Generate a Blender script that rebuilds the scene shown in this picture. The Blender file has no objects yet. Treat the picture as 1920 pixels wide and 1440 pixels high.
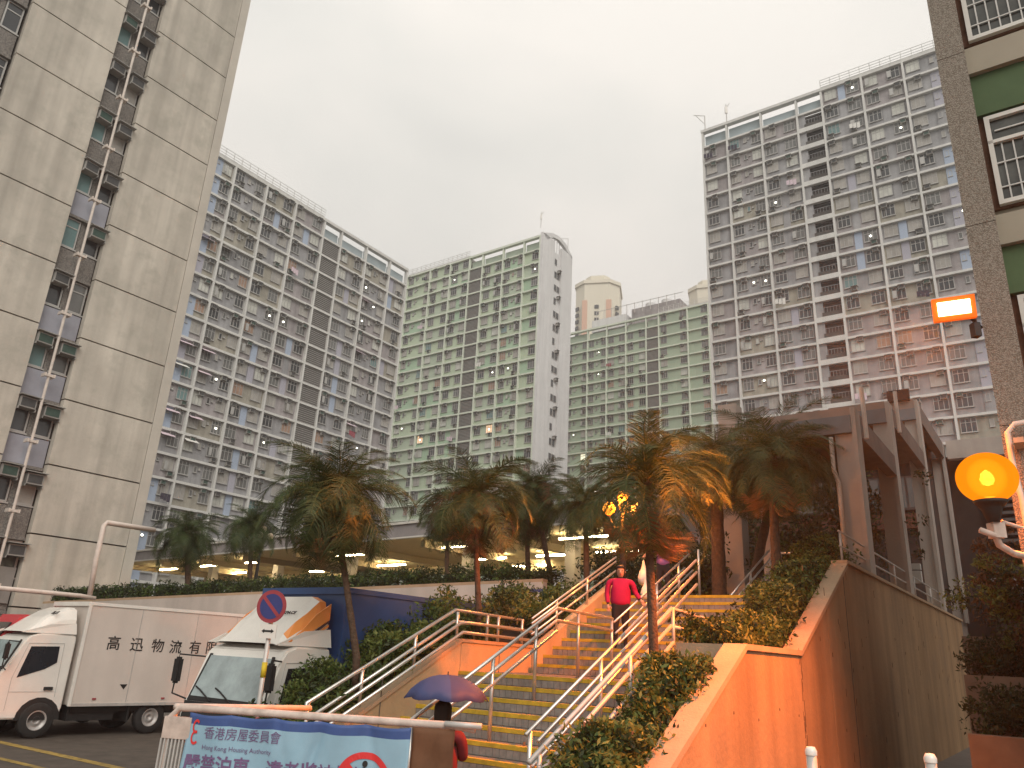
import bpy, bmesh, math, random
import numpy as np
from mathutils import Vector, Matrix
random.seed(7); rng = np.random.default_rng(7)
R = math.radians
SC = bpy.context.scene
COL = SC.collection

# ---------------------------------------------------------------- camera, sky, sun, exposure
PITCH, ROLL, EYE = R(19.5), R(2.9), 2.35
fwd = Vector((0, math.cos(PITCH), math.sin(PITCH)))
r0 = Vector((1, 0, 0)); u0 = r0.cross(fwd)
rt = r0*math.cos(ROLL) + u0*math.sin(ROLL); up = rt.cross(fwd)
cam_data = bpy.data.cameras.new('camera'); cam = bpy.data.objects.new('camera', cam_data)
COL.objects.link(cam); SC.camera = cam
m = Matrix.Identity(4)
for i in range(3):
    m[i][0], m[i][1], m[i][2] = rt[i], up[i], -fwd[i]
m[0][3], m[1][3], m[2][3] = 0, 0, EYE
cam.matrix_world = m
cam_data.sensor_width = 36; cam_data.lens = 27; cam_data.clip_start = .1; cam_data.clip_end = 3000

W = bpy.data.worlds.new('World'); SC.world = W; W.use_nodes = True
nt = W.node_tree; nt.nodes.clear()
def N(t, kind, **kw):
    n = t.nodes.new(kind)
    for k, v in kw.items():
        if k in n.inputs: n.inputs[k].default_value = v
        else: setattr(n, k, v)
    return n
SUN_EL, SUN_AZ = R(40), R(168)
wo = N(nt, 'ShaderNodeOutputWorld'); 
sky = N(nt, 'ShaderNodeTexSky', sky_type='NISHITA'); sky.sun_disc = False
sky.sun_elevation = SUN_EL; sky.sun_rotation = SUN_AZ; sky.air_density = 1.0; sky.dust_density = 4.0
bg1 = N(nt, 'ShaderNodeBackground'); bg1.inputs['Strength'].default_value = .05
nt.links.new(sky.outputs[0], bg1.inputs['Color'])
tc = N(nt, 'ShaderNodeTexCoord'); mp = N(nt, 'ShaderNodeMapping'); mp.inputs['Scale'].default_value = (1.0, 1.0, 1.5)
mp.inputs['Location'].default_value = (0.35, 0.2, 0.1)
nt.links.new(tc.outputs['Generated'], mp.inputs[0])
n1 = N(nt, 'ShaderNodeTexNoise'); n1.inputs['Scale'].default_value = 1.5; n1.inputs['Detail'].default_value = 5; n1.inputs['Roughness'].default_value = .5
n1.inputs['Distortion'].default_value = .35
nt.links.new(mp.outputs[0], n1.inputs[0])
cr = N(nt, 'ShaderNodeValToRGB'); cr.color_ramp.elements[0].position = .38; cr.color_ramp.elements[1].position = .62
cr.color_ramp.elements[0].color = (.455, .445, .42, 1); cr.color_ramp.elements[1].color = (.575, .545, .505, 1)
e = cr.color_ramp.elements.new(.5); e.color = (.51, .495, .462, 1)
nt.links.new(n1.outputs[0], cr.inputs[0])
# brightening of an overcast sky towards the zenith
sp = N(nt, 'ShaderNodeSeparateXYZ'); nt.links.new(tc.outputs['Generated'], sp.inputs[0])
mr = N(nt, 'ShaderNodeMapRange'); mr.inputs['From Min'].default_value = .1; mr.inputs['From Max'].default_value = 1; mr.inputs['To Min'].default_value = .92; mr.inputs['To Max'].default_value = 1.7
nt.links.new(sp.outputs[2], mr.inputs[0])
bg2 = N(nt, 'ShaderNodeBackground'); nt.links.new(cr.outputs[0], bg2.inputs['Color']); nt.links.new(mr.outputs[0], bg2.inputs['Strength'])
mx = N(nt, 'ShaderNodeMixShader'); mx.inputs[0].default_value = .94
nt.links.new(bg1.outputs[0], mx.inputs[1]); nt.links.new(bg2.outputs[0], mx.inputs[2]); nt.links.new(mx.outputs[0], wo.inputs[0])

sun_d = bpy.data.lights.new('sun', 'SUN'); sun_d.energy = 1.5; sun_d.angle = R(40); sun_d.color = (1, .955, .89)
sun = bpy.data.objects.new('sun', sun_d); COL.objects.link(sun)
sdir = Vector((math.sin(SUN_AZ)*math.cos(SUN_EL), math.cos(SUN_AZ)*math.cos(SUN_EL), math.sin(SUN_EL)))
sun.rotation_euler = (-sdir).to_track_quat('-Z', 'Y').to_euler()
VS = SC.view_settings
VS.view_transform = 'Standard'; VS.look = 'None'; VS.exposure = 0.45; VS.gamma = 1; VS.use_curve_mapping = False

# ---------------------------------------------------------------- materials
MATS = {}
def mat(name, col, rough=.8, var=.12, scale=2.0, metal=0, bump=0, bscale=20, streak=0, spec=.3, coat=0, emis=None, estr=0, dirt=None):
    if name in MATS: return MATS[name]
    mt = bpy.data.materials.new(name); mt.use_nodes = True; t = mt.node_tree; t.nodes.clear()
    o = N(t, 'ShaderNodeOutputMaterial'); b = N(t, 'ShaderNodeBsdfPrincipled'); t.links.new(b.outputs[0], o.inputs[0])
    b.inputs['Roughness'].default_value = rough; b.inputs['Metallic'].default_value = metal
    b.inputs['Specular IOR Level'].default_value = spec; b.inputs['Coat Weight'].default_value = coat
    g = N(t, 'ShaderNodeNewGeometry')
    c4 = (*col, 1)
    if var > 0:
        n = N(t, 'ShaderNodeTexNoise'); n.inputs['Scale'].default_value = scale; n.inputs['Detail'].default_value = 6; n.inputs['Roughness'].default_value = .62
        t.links.new(g.outputs['Position'], n.inputs['Vector'])
        r_ = N(t, 'ShaderNodeMapRange'); r_.inputs['From Min'].default_value = .3; r_.inputs['From Max'].default_value = .7
        r_.inputs['To Min'].default_value = 1-var; r_.inputs['To Max'].default_value = 1+var
        t.links.new(n.outputs[0], r_.inputs[0])
        last = r_.outputs[0]
        if streak > 0:
            mp_ = N(t, 'ShaderNodeMapping'); mp_.inputs['Scale'].default_value = (1, 1, .06)
            t.links.new(g.outputs['Position'], mp_.inputs[0])
            n2 = N(t, 'ShaderNodeTexNoise'); n2.inputs['Scale'].default_value = 1.6; n2.inputs['Detail'].default_value = 5
            t.links.new(mp_.outputs[0], n2.inputs['Vector'])
            r2 = N(t, 'ShaderNodeMapRange'); r2.inputs['From Min'].default_value = .35; r2.inputs['From Max'].default_value = .68
            r2.inputs['To Min'].default_value = 1; r2.inputs['To Max'].default_value = 1-streak
            t.links.new(n2.outputs[0], r2.inputs[0])
            mu = N(t, 'ShaderNodeMath', operation='MULTIPLY'); t.links.new(last, mu.inputs[0]); t.links.new(r2.outputs[0], mu.inputs[1]); last = mu.outputs[0]
        vm = N(t, 'ShaderNodeVectorMath', operation='SCALE'); vm.inputs[0].default_value = col
        t.links.new(last, vm.inputs['Scale'])
        out = vm.outputs[0]
        if dirt:
            n3 = N(t, 'ShaderNodeTexNoise'); n3.inputs['Scale'].default_value = .9; n3.inputs['Detail'].default_value = 8; n3.inputs['Roughness'].default_value = .7
            t.links.new(g.outputs['Position'], n3.inputs['Vector'])
            r3 = N(t, 'ShaderNodeMapRange'); r3.inputs['From Min'].default_value = .5; r3.inputs['From Max'].default_value = .75; r3.inputs['To Max'].default_value = .75
            t.links.new(n3.outputs[0], r3.inputs[0])
            mc = N(t, 'ShaderNodeMix', data_type='RGBA'); t.links.new(r3.outputs[0], mc.inputs[0]); t.links.new(out, mc.inputs[6]); mc.inputs[7].default_value = (*dirt, 1); out = mc.outputs[2]
        t.links.new(out, b.inputs['Base Color'])
    else: b.inputs['Base Color'].default_value = c4
    if bump > 0:
        nb = N(t, 'ShaderNodeTexNoise'); nb.inputs['Scale'].default_value = bscale; nb.inputs['Detail'].default_value = 4
        t.links.new(g.outputs['Position'], nb.inputs['Vector'])
        bp = N(t, 'ShaderNodeBump'); bp.inputs['Strength'].default_value = bump; bp.inputs['Distance'].default_value = .03
        t.links.new(nb.outputs[0], bp.inputs['Height']); t.links.new(bp.outputs[0], b.inputs['Normal'])
    if emis:
        b.inputs['Emission Color'].default_value = (*emis, 1); b.inputs['Emission Strength'].default_value = estr
    MATS[name] = mt; return mt
def pebble(name, c1, c2, scale):
    mt = mat(name, c1, .9, .1, 3); t = mt.node_tree
    b = [n for n in t.nodes if n.type == 'BSDF_PRINCIPLED'][0]; g = [n for n in t.nodes if n.type == 'NEW_GEOMETRY'][0]
    v = N(t, 'ShaderNodeTexVoronoi'); v.inputs['Scale'].default_value = scale; t.links.new(g.outputs['Position'], v.inputs['Vector'])
    n3 = N(t, 'ShaderNodeTexNoise'); n3.inputs['Scale'].default_value = scale*.45; n3.inputs['Detail'].default_value = 3; t.links.new(g.outputs['Position'], n3.inputs['Vector'])
    mxx = N(t, 'ShaderNodeMath', operation='MULTIPLY'); t.links.new(v.outputs['Distance'], mxx.inputs[0]); t.links.new(n3.outputs[0], mxx.inputs[1])
    r_ = N(t, 'ShaderNodeMapRange'); r_.inputs['From Min'].default_value = .08; r_.inputs['From Max'].default_value = .36; t.links.new(mxx.outputs[0], r_.inputs[0])
    mc = N(t, 'ShaderNodeMix', data_type='RGBA'); t.links.new(r_.outputs[0], mc.inputs[0]); mc.inputs[6].default_value = (*c1, 1); mc.inputs[7].default_value = (*c2, 1)
    t.links.new(mc.outputs[2], b.inputs['Base Color'])
    bp = N(t, 'ShaderNodeBump'); bp.inputs['Strength'].default_value = .8; bp.inputs['Distance'].default_value = .01
    t.links.new(v.outputs['Distance'], bp.inputs['Height']); t.links.new(bp.outputs[0], b.inputs['Normal'])
    return mt
def leafmat(name, c1, c2):
    mt = bpy.data.materials.new(name); mt.use_nodes = True; t = mt.node_tree; t.nodes.clear()
    o = N(t, 'ShaderNodeOutputMaterial'); b = N(t, 'ShaderNodeBsdfPrincipled'); b.inputs['Roughness'].default_value = .5
    b.inputs['Specular IOR Level'].default_value = .3
    g = N(t, 'ShaderNodeNewGeometry'); cr_ = N(t, 'ShaderNodeMix', data_type='RGBA')
    cr_.inputs[6].default_value = (*c1, 1); cr_.inputs[7].default_value = (*c2, 1)
    t.links.new(g.outputs['Random Per Island'], cr_.inputs[0]); t.links.new(cr_.outputs[2], b.inputs['Base Color'])
    tr = N(t, 'ShaderNodeBsdfTranslucent'); t.links.new(cr_.outputs[2], tr.inputs[0])
    ms = N(t, 'ShaderNodeMixShader'); ms.inputs[0].default_value = .3
    t.links.new(b.outputs[0], ms.inputs[1]); t.links.new(tr.outputs[0], ms.inputs[2]); t.links.new(ms.outputs[0], o.inputs[0])
    MATS[name] = mt; return mt

M = dict(
 tower=mat('tower concrete', (.54, .495, .425), .9, .12, .5, streak=.30, bump=.15, bscale=9, dirt=(.33, .31, .26)),
 towerfin=mat('tower fin', (.50, .46, .40), .9, .08, .8, streak=.1),
 strip=pebble('pebble infill', (.27, .245, .22), (.14, .13, .12), 24),
 stripblue=mat('mauve infill', (.34, .345, .39), .9, .08, 2, streak=.12),
 frameW=mat('white block frame', (.62, .61, .58), .8, .07, .6, streak=.1),
 grey=mat('grey infill', (.33, .325, .33), .85, .18, .8, streak=.28), pinkg=mat('pinkish infill', (.35, .32, .32), .85, .18, .8, streak=.28),
 olive=mat('beige infill', (.36, .335, .28), .85, .18, .8, streak=.28), blue=mat('pale blue infill', (.36, .42, .52), .8, .08, .35),
 mauve=mat('lilac infill', (.38, .37, .42), .8, .08, .35),
 green=mat('pale green infill', (.44, .51, .38), .8, .08, .3), green2=mat('sage infill', (.41, .47, .37), .8, .08, .3), green3=mat('mint infill', (.36, .48, .35), .8, .08, .3),
 fgreen=mat('far green infill', (.35, .42, .32), .8, .07, .3), fgreen2=mat('far sage infill', (.33, .395, .305), .8, .07, .3),
 frameG=mat('greenish frame', (.60, .64, .54), .8, .06, .6),
 endwall=mat('white end wall', (.66, .65, .64), .85, .06, .5, streak=.12),
 darkcore=mat('dark lobby', (.085, .078, .072), .9, .2, 1), louvre=mat('grey louvre', (.25, .24, .225), .8, .1, 2),
 roofwall=mat('roof wall', (.37, .43, .45), .85, .1, .5), roofgreen=mat('green roof wall', (.36, .42, .34), .85, .1, .5),
 alu=mat('aluminium frame', (.42, .41, .39), .5, .05, 3, metal=.3), glass=mat('dark glass', (.05, .052, .055), .12, .3, .25, spec=.6),
 glass2=mat('grey glass', (.13, .13, .125), .2, .3, .3, spec=.6), curtain=mat('curtained pane', (.34, .32, .29), .4, .25, .8, spec=.5), curtain2=mat('pale curtained pane', (.5, .5, .45), .4, .2, .8, spec=.5),
 warm=mat('brown curtained pane', (.34, .22, .16), .4, .25, .8), teal=mat('teal pane', (.15, .24, .24), .4, .1, 1),
 lit=mat('lit pane', (.5, .5, .4), .5, 0, emis=(1, .93, .66), estr=.9), litw=mat('warm lit pane', (.5, .4, .3), .5, 0, emis=(1, .62, .35), estr=.6),
 bulb=mat('room light', (.9, .9, .8), .5, 0, emis=(1, .97, .8), estr=4),
 ac=mat('air conditioner casing', (.30, .29, .27), .6, .2, 1.5), acd=mat('air conditioner grille', (.07, .07, .07), .7, .2, 5), acg=mat('green air conditioner grille', (.05, .085, .07), .7, .2, 5),
 cloth1=mat('pink cloth', (.62, .50, .55), .9, .1, 3), cloth2=mat('white cloth', (.7, .68, .64), .9, .1, 3), cloth3=mat('dark cloth', (.06, .05, .07), .9, .1, 3), cloth4=mat('red cloth', (.3, .08, .1), .9, .1, 3),
 cream=mat('cream tower', (.66, .61, .50), .9, .04, .05), salmon=mat('salmon stripe', (.60, .38, .28), .9, .04, .05),
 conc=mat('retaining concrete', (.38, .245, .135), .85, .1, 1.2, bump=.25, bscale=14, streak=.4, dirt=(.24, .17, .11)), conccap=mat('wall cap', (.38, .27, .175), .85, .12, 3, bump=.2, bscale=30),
 stain=mat('rust stain', (.12, .075, .045), .9, .3, 6), joint=mat('joint filler', (.1, .085, .07), .9, .1, 5),
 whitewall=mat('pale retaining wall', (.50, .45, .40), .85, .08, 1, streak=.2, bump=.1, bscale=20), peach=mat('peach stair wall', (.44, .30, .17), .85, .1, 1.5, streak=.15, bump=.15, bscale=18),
 step=mat('step tread', (.16, .135, .11), .8, .2, 5, bump=.2, bscale=40), tile=mat('riser tile', (.24, .21, .185), .5, .25, 9), grout=mat('riser grout', (.09, .075, .06), .9, .1, 10), yellow=mat('yellow nosing', (.50, .33, .03), .7, .25, 9, dirt=(.3, .2, .05)),
 steel=mat('steel rail', (.60, .58, .54), .32, .1, 4, metal=.75, spec=.5),
 asphalt=mat('asphalt', (.075, .060, .048), .75, .3, 2.5, bump=.3, bscale=60), paving=mat('paving', (.16, .145, .13), .85, .15, 2.5, bump=.2, bscale=30), soil=mat('soil', (.045, .035, .025), .95, .3, 8),
 yline=mat('worn yellow paint', (.30, .20, .05), .8, .5, 6, dirt=(.07, .06, .05)),
 white=mat('white vehicle paint', (.76, .73, .67), .28, .06, 2, streak=.06, coat=.5), boxw=mat('truck box panel', (.62, .55, .49), .38, .06, 1.2, streak=.10, spec=.4), black=mat('black plastic', (.02, .02, .02), .6, .1, 5), rubber=mat('rubber', (.022, .021, .02), .85, .15, 12),
 rim=mat('wheel rim', (.42, .40, .38), .5, .15, 10, metal=.4), windscreen=mat('windscreen glass', (.30, .36, .36), .08, .35, 1.6, spec=.8), cabglass=mat('side glass', (.02, .022, .025), .06, .2, 2, spec=.8),
 truckblue=mat('blue truck box', (.03, .075, .20), .4, .12, 2, coat=.2), orange=mat('orange livery', (.80, .30, .08), .35, .05, 3, coat=.4), darkline=mat('dark livery stripe', (.08, .05, .05), .5, 0),
 red=mat('red paint', (.45, .04, .05), .4, .05, 3), ink=mat('black lettering', (.02, .018, .018), .6, 0), signred=mat('sign red', (.30, .05, .06), .4, .1, 6), signblue=mat('sign blue', (.04, .05, .17), .4, .1, 6),
 galv=mat('galvanised steel', (.50, .48, .45), .5, .12, 6, metal=.3), barrier=mat('barrier rail paint', (.55, .46, .40), .6, .25, 9, dirt=(.35, .25, .2)),
 banner=mat('banner vinyl', (.27, .43, .53), .45, .12, 2), bannerdk=mat('banner edge', (.05, .09, .24), .5, .15, 5), purple=mat('purple lettering', (.16, .10, .20), .6, 0), bred=mat('banner red', (.62, .04, .04), .5, 0),
 brown=mat('brown tarpaulin', (.13, .06, .03), .8, .25, 5), umb=mat('umbrella nylon', (.05, .062, .15), .6, .1, 4), umbp=mat('umbrella nylon plum', (.055, .045, .10), .6, .1, 4),
 skin=mat('skin', (.42, .25, .17), .6, .04, 10), hair=mat('hair', (.02, .014, .012), .6, .1, 20), magenta=mat('magenta jacket', (.33, .005, .06), .8, .12, 8), maroon=mat('dark red coat', (.14, .015, .02), .8, .15, 8), trouser=mat('dark trousers', (.02, .018, .022), .9, .1, 5), lilac=mat('purple top', (.24, .10, .26), .8, .1, 8), bag=mat('plastic bag', (.68, .64, .58), .5, .1, 9),
 canopy=mat('canopy fascia', (.30, .275, .27), .7, .1, 1, streak=.15), canopyrim=mat('canopy rim', (.60, .57, .52), .6, .1, 2), ceiling=mat('canopy ceiling', (.60, .47, .26), .8, .08, 1), beam=mat('canopy beam', (.42, .33, .2), .8, .08, 2),
 tube=mat('fluorescent tube', (1, 1, 1), .5, 0, emis=(1, .84, .50), estr=60), tubefix=mat('lamp casing', (.7, .65, .55), .5, 0),
 column=mat('column concrete', (.42, .375, .335), .85, .08, 1.5, streak=.18, bump=.15, bscale=20), fasc=mat('grey blue fascia', (.17, .19, .20), .8, .12, 2), fasct=mat('brown fascia top', (.30, .235, .20), .8, .12, 2), dkbeam=mat('dark beam', (.15, .125, .11), .85, .15, 2, streak=.2),
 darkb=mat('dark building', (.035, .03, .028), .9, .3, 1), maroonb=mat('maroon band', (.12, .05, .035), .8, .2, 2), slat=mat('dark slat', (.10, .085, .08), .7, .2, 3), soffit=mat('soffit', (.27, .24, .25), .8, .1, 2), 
 pill=pebble('pebble dash', (.32, .285, .24), (.17, .14, .11), 62), spand=mat('beige spandrel', (.36, .315, .245), .85, .08, 1.5, streak=.1), greenp=mat('green panel', (.085, .13, .06), .8, .12, 2, streak=.12), winwhite=mat('white window frame', (.62, .59, .54), .5, .06, 4), rust=mat('rusty edge', (.14, .07, .045), .9, .3, 8), pane=mat('room behind glass', (.055, .055, .048), .15, .6, 2.2, spec=.6),
 pipe=mat('painted pipe', (.60, .53, .47), .5, .12, 5), trunk=mat('palm trunk', (.085, .055, .036), .95, .35, 14, bump=.8, bscale=30), dead=mat('dead frond', (.26, .15, .07), .9, .3, 6),
 globe=mat('unlit globe', (.75, .65, .5), .3, .05, 3), iron=mat('lamp iron', (.03, .028, .026), .6, .1, 6),
)
M['leafd'] = leafmat('palm green', (.022, .045, .012), (.085, .125, .042)); M['leafy'] = leafmat('palm olive', (.045, .062, .016), (.125, .14, .045)); M['leafr'] = leafmat('palm bronze', (.07, .045, .02), (.17, .085, .045))
M['shr'] = leafmat('shrub green', (.028, .055, .012), (.11, .165, .04)); M['shr2'] = leafmat('shrub yellow green', (.07, .10, .018), (.22, .25, .07)); M['shrd'] = leafmat('hedge dark', (.012, .022, .008), (.045, .065, .02)); M['shrr'] = leafmat('reddish leaves', (.08, .04, .015), (.15, .08, .035))

# ---------------------------------------------------------------- helpers
class MB:
    def __init__(s): s.v = []; s.f = []; s.m = []
    def box(s, x0, x1, y0, y1, z0, z1, mi=0, T=None):
        b = len(s.v); P = [(x0,y0,z0),(x1,y0,z0),(x1,y1,z0),(x0,y1,z0),(x0,y0,z1),(x1,y0,z1),(x1,y1,z1),(x0,y1,z1)]
        if T: P = [tuple(T @ Vector(p)) for p in P]
        s.v += P
        for q in ((0,3,2,1),(4,5,6,7),(0,1,5,4),(1,2,6,5),(2,3,7,6),(3,0,4,7)): s.f.append([b+i for i in q]); s.m.append(mi)
        return s
    def prism(s, pts, ext, mi=0):                 # polygon (3D points) extruded by vector ext
        b = len(s.v); n = len(pts); s.v += [tuple(p) for p in pts]; s.v += [tuple(Vector(p)+Vector(ext)) for p in pts]
        s.f.append([b+i for i in range(n)][::-1]); s.m.append(mi); s.f.append([b+n+i for i in range(n)]); s.m.append(mi)
        for i in range(n): j = (i+1) % n; s.f.append([b+i, b+j, b+n+j, b+n+i]); s.m.append(mi)
        return s
    def tube(s, pts, rad, mi=0, seg=8, cap=True):
        pts = [Vector(p) for p in pts]; rads = rad if isinstance(rad, (list, tuple)) else [rad]*len(pts); b = len(s.v); n = len(pts)
        prev = None
        for i, p in enumerate(pts):
            d = (pts[min(i+1, n-1)] - pts[max(i-1, 0)]).normalized()
            a = Vector((0, 0, 1)) if abs(d.z) < .95 else Vector((1, 0, 0))
            if prev is not None: a = prev
            x = d.cross(a).normalized(); y = x.cross(d).normalized(); prev = y
            for k in range(seg):
                an = 2*math.pi*k/seg; s.v.append(tuple(p + (x*math.cos(an) + y*math.sin(an))*rads[i]))
        for i in range(n-1):
            for k in range(seg):
                k2 = (k+1) % seg; s.f.append([b+i*seg+k, b+i*seg+k2, b+(i+1)*seg+k2, b+(i+1)*seg+k]); s.m.append(mi)
        if cap:
            s.f.append([b+k for k in range(seg)][::-1]); s.m.append(mi); s.f.append([b+(n-1)*seg+k for k in range(seg)]); s.m.append(mi)
        return s
    def lathe(s, prof, c=(0,0,0), mi=0, seg=16):
        b = len(s.v); n = len(prof)
        for r_, z in prof:
            for k in range(seg): a = 2*math.pi*k/seg; s.v.append((c[0]+r_*math.cos(a), c[1]+r_*math.sin(a), c[2]+z))
        for i in range(n-1):
            for k in range(seg): k2 = (k+1) % seg; s.f.append([b+i*seg+k, b+i*seg+k2, b+(i+1)*seg+k2, b+(i+1)*seg+k]); s.m.append(mi)
        return s
    def quad(s, a, b_, c, d, mi=0): b = len(s.v); s.v += [tuple(a), tuple(b_), tuple(c), tuple(d)]; s.f.append([b, b+1, b+2, b+3]); s.m.append(mi); return s
    def mesh(s, name, mats, smooth=False, bevel=0):
        me = bpy.data.meshes.new(name); me.from_pydata(s.v, [], s.f)
        for q in (mats if isinstance(mats, (list, tuple)) else [mats]): me.materials.append(q)
        me.polygons.foreach_set('material_index', s.m)
        if smooth: me.polygons.foreach_set('use_smooth', [True]*len(s.f))
        me.update()
        if bevel:
            bm = bmesh.new(); bm.from_mesh(me); bmesh.ops.bevel(bm, geom=list(bm.edges), offset=bevel, segments=2, affect='EDGES', clamp_overlap=True); bm.to_mesh(me); bm.free()
        return me
def obj(name, me, parent=None, loc=(0,0,0), rot=(0,0,0), scale=None):
    o = bpy.data.objects.new(name, me); COL.objects.link(o); o.location = loc; o.rotation_euler = rot
    if scale: o.scale = scale
    if parent: o.parent = parent
    return o
def build(mb, name, mats, parent=None, loc=(0,0,0), rot=(0,0,0), smooth=False, bevel=0): return obj(name, mb.mesh(name, mats, smooth, bevel), parent, loc, rot)
def tag(o, label, cat, group=None, kind=None):
    if label: o['label'] = label
    if cat: o['category'] = cat
    if group: o['group'] = group
    if kind: o['kind'] = kind
    return o
def thing(name, label, cat, loc=(0,0,0), rz=0, group=None):
    o = bpy.data.objects.new(name, None); COL.objects.link(o); o.location = loc; o.rotation_euler = (0,0,rz); o.empty_display_size = .3
    return tag(o, label, cat, group)
def structure(o): o['kind'] = 'structure'; return o
def stuff(o, label=None): 
    o['kind'] = 'stuff'
    if label: o['label'] = label
    return o
# estate grid: s to the right across the stair, t up the stair (36 deg east of the view)
O_ = Vector((-.06, 10.4, 0)); A36 = R(36)
Tv = Vector((math.sin(A36), math.cos(A36), 0)); Sv = Vector((math.cos(A36), -math.sin(A36), 0))
def E(s, t, z=0): return O_ + Sv*s + Tv*t + Vector((0,0,z))
GRID = -A36                                   # rz with local x = Sv, local y = Tv
def text_mesh(txt, size, mt, extrude=.004, name='lettering', spacing=1.0, bold=0):
    c = bpy.data.curves.new(name, 'FONT'); c.body = txt; c.size = size; c.extrude = extrude; c.resolution_u = 2; c.space_character = spacing; c.offset = size*bold
    o = bpy.data.objects.new('tmp', c); COL.objects.link(o); dg = bpy.context.evaluated_depsgraph_get()
    me = bpy.data.meshes.new_from_object(o.evaluated_get(dg)); bpy.data.objects.remove(o); me.materials.clear(); me.materials.append(mt); me.name = name
    return me

# ---------------------------------------------------------------- ground
def ground():
    def h(x, y):
        # pavement terrace near the viewer drops to the road / stair foot
        k = min(max((y-6.2)/2.4, 0), 1); k = k*k*(3-2*k)
        kr = min(max((x-2.2)/1.5, 0), 1)
        return .8*(1-k) + kr*k*.35
    xs = [-600,-200,-80,-40,-25] + [ -20+i*.5 for i in range(0, 81)] + [25,40,80,200,600]
    ys = [-60,-20,-5,0,3] + [5+i*.25 for i in range(0, 60)] + [22,26,32,40,60,90,150,300,700]
    mb = MB(); nx = len(xs)
    for y in ys:
        for x in xs: mb.v.append((x, y, h(x, y)))
    for j in range(len(ys)-1):
        for i in range(nx-1):
            cx, cy = (xs[i]+xs[i+1])/2, (ys[j]+ys[j+1])/2
            mb.f.append([j*nx+i, j*nx+i+1, (j+1)*nx+i+1, (j+1)*nx+i]); mb.m.append(1 if cy < 7 or cx > 0 else 0)
    structure(build(mb, 'ground', [M['asphalt'], M['paving']]))
ground()
# worn yellow road lines in front of the white truck
mb = MB()
def strip(a, b, w, z=.006):
    a = Vector(a); b = Vector(b); d = (b-a).normalized(); n = Vector((-d.y, d.x, 0))*w/2
    mb.quad(a-n+Vector((0,0,z)), b-n+Vector((0,0,z)), b+n+Vector((0,0,z)), a+n+Vector((0,0,z)))
strip((-13.0, 20.4, 0), (-5.0, 14.8, 0), .22); strip((-13.0, 19.0, 0), (-5.5, 13.9, 0), .16)
structure(build(mb, 'road_marking', M['yline']))
# upper plaza deck
mb = MB(); mb.prism([E(-1.8,7.0,3.3), E(2.5,7.0,3.3), E(2.5,40,3.3), E(-60,40,3.3), E(-60, 4,3.3), E(-20,9.2,3.3)], (0,0,.22))
structure(build(mb, 'plaza', M['paving']))

# ---------------------------------------------------------------- slab blocks
def win_mesh(w, h, pane, kind=0):
    mb = MB(); f = .06
    mb.box(0, w, 0, .07, 0, f); mb.box(0, w, 0, .07, h-f, h); mb.box(0, f, 0, .07, f, h-f); mb.box(w-f, w, 0, .07, f, h-f)
    n = 3 if w > 1.2 else (2 if w > .8 else 1)
    for i in range(1, n): x = w*i/n; mb.box(x-.03, x+.03, .005, .065, f, h-f)
    if h > 1: mb.box(f, w-f, .01, .06, h*.68, h*.68+.05)
    mb.box(f-.01, w-f+.01, .035, .05, f-.01, h-f+.01, 1)
    mb.box(-.05, w+.05, -.06, .08, -.07, -.01, 0)
    mats = [M['alu'], M[pane]]
    if kind == 1:                                   # one sash pushed open
        mb.box(f, w/n, -.35, -.31, f, h*.66, 0, T=Matrix.Translation((0, 0, 0)))
    if kind == 2: mb.lathe([(0,-.13),(.1,-.09),(.14,0),(.1,.09),(0,.13)], (w*.5, .02, h*.45), 2, 8); mats.append(M['bulb'])
    return mb.mesh('window', mats)
def ac_mesh(g='acd'):
    mb = MB(); mb.box(0, .62, 0, .55, 0, .42); mb.box(.05, .57, -.012, .02, .05, .37, 1); mb.box(-.08, .70, -.15, .5, .45, .48, 0)
    mb.box(-.03, 0, 0, .5, -.1, .0); mb.box(.62, .65, 0, .5, -.1, 0)
    return mb.mesh('air_conditioner', [M['ac'], M[g]])
PANES = [('glass', 9), ('glass2', 10), ('curtain', 9), ('curtain2', 3), ('warm', 1.2), ('teal', .35)]
WIN = {}
def window(w, h=1.5):
    r_ = random.random()
    if r_ < .004: key = (w, h, 'lit', 0)
    elif r_ < .009: key = (w, h, 'litw', 2)
    elif r_ < .035: key = (w, h, 'glass2', 2)
    else:
        key = (w, h, random.choices([p[0] for p in PANES], [p[1] for p in PANES])[0], 1 if random.random() < .12 and h > 1 else 0)
    if key not in WIN: WIN[key] = win_mesh(*key)
    return WIN[key]
ACM = None
PAN = {}
def panel(w, h, mt, th=.1):
    k = (round(w, 2), round(h, 2), mt)
    if k not in PAN: PAN[k] = MB().box(0, w, 0, th, 0, h).mesh('wall_panel', M[mt])
    return PAN[k]
LAU = {}
def laundry(mt):
    if mt not in LAU:
        mb = MB(); 
        for i in range(3): mb.box(i*.42, i*.42+.36, -.9+.05*i, -.88+.05*i, -.6-.1*i, 0)
        mb.tube([(.5,.1,0.02),(.5,-.95,.02)], .02, 0, 5); mb.tube([(0,-.9,.02),(1.3,-.8,.02)], .02, 0, 5)
        LAU[mt] = mb.mesh('laundry', M[mt])
    return LAU[mt]
AWN = MB().prism([(0,0,0),(0,-.75,-.42),(0,-.75,-.46),(0,0,-.05)], (1.6,0,0)).mesh('awning', M['cloth1'])
AWN2 = MB().prism([(0,0,0),(0,-.75,-.42),(0,-.75,-.46),(0,0,-.05)], (1.6,0,0)).mesh('awning', M['cloth2'])
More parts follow.
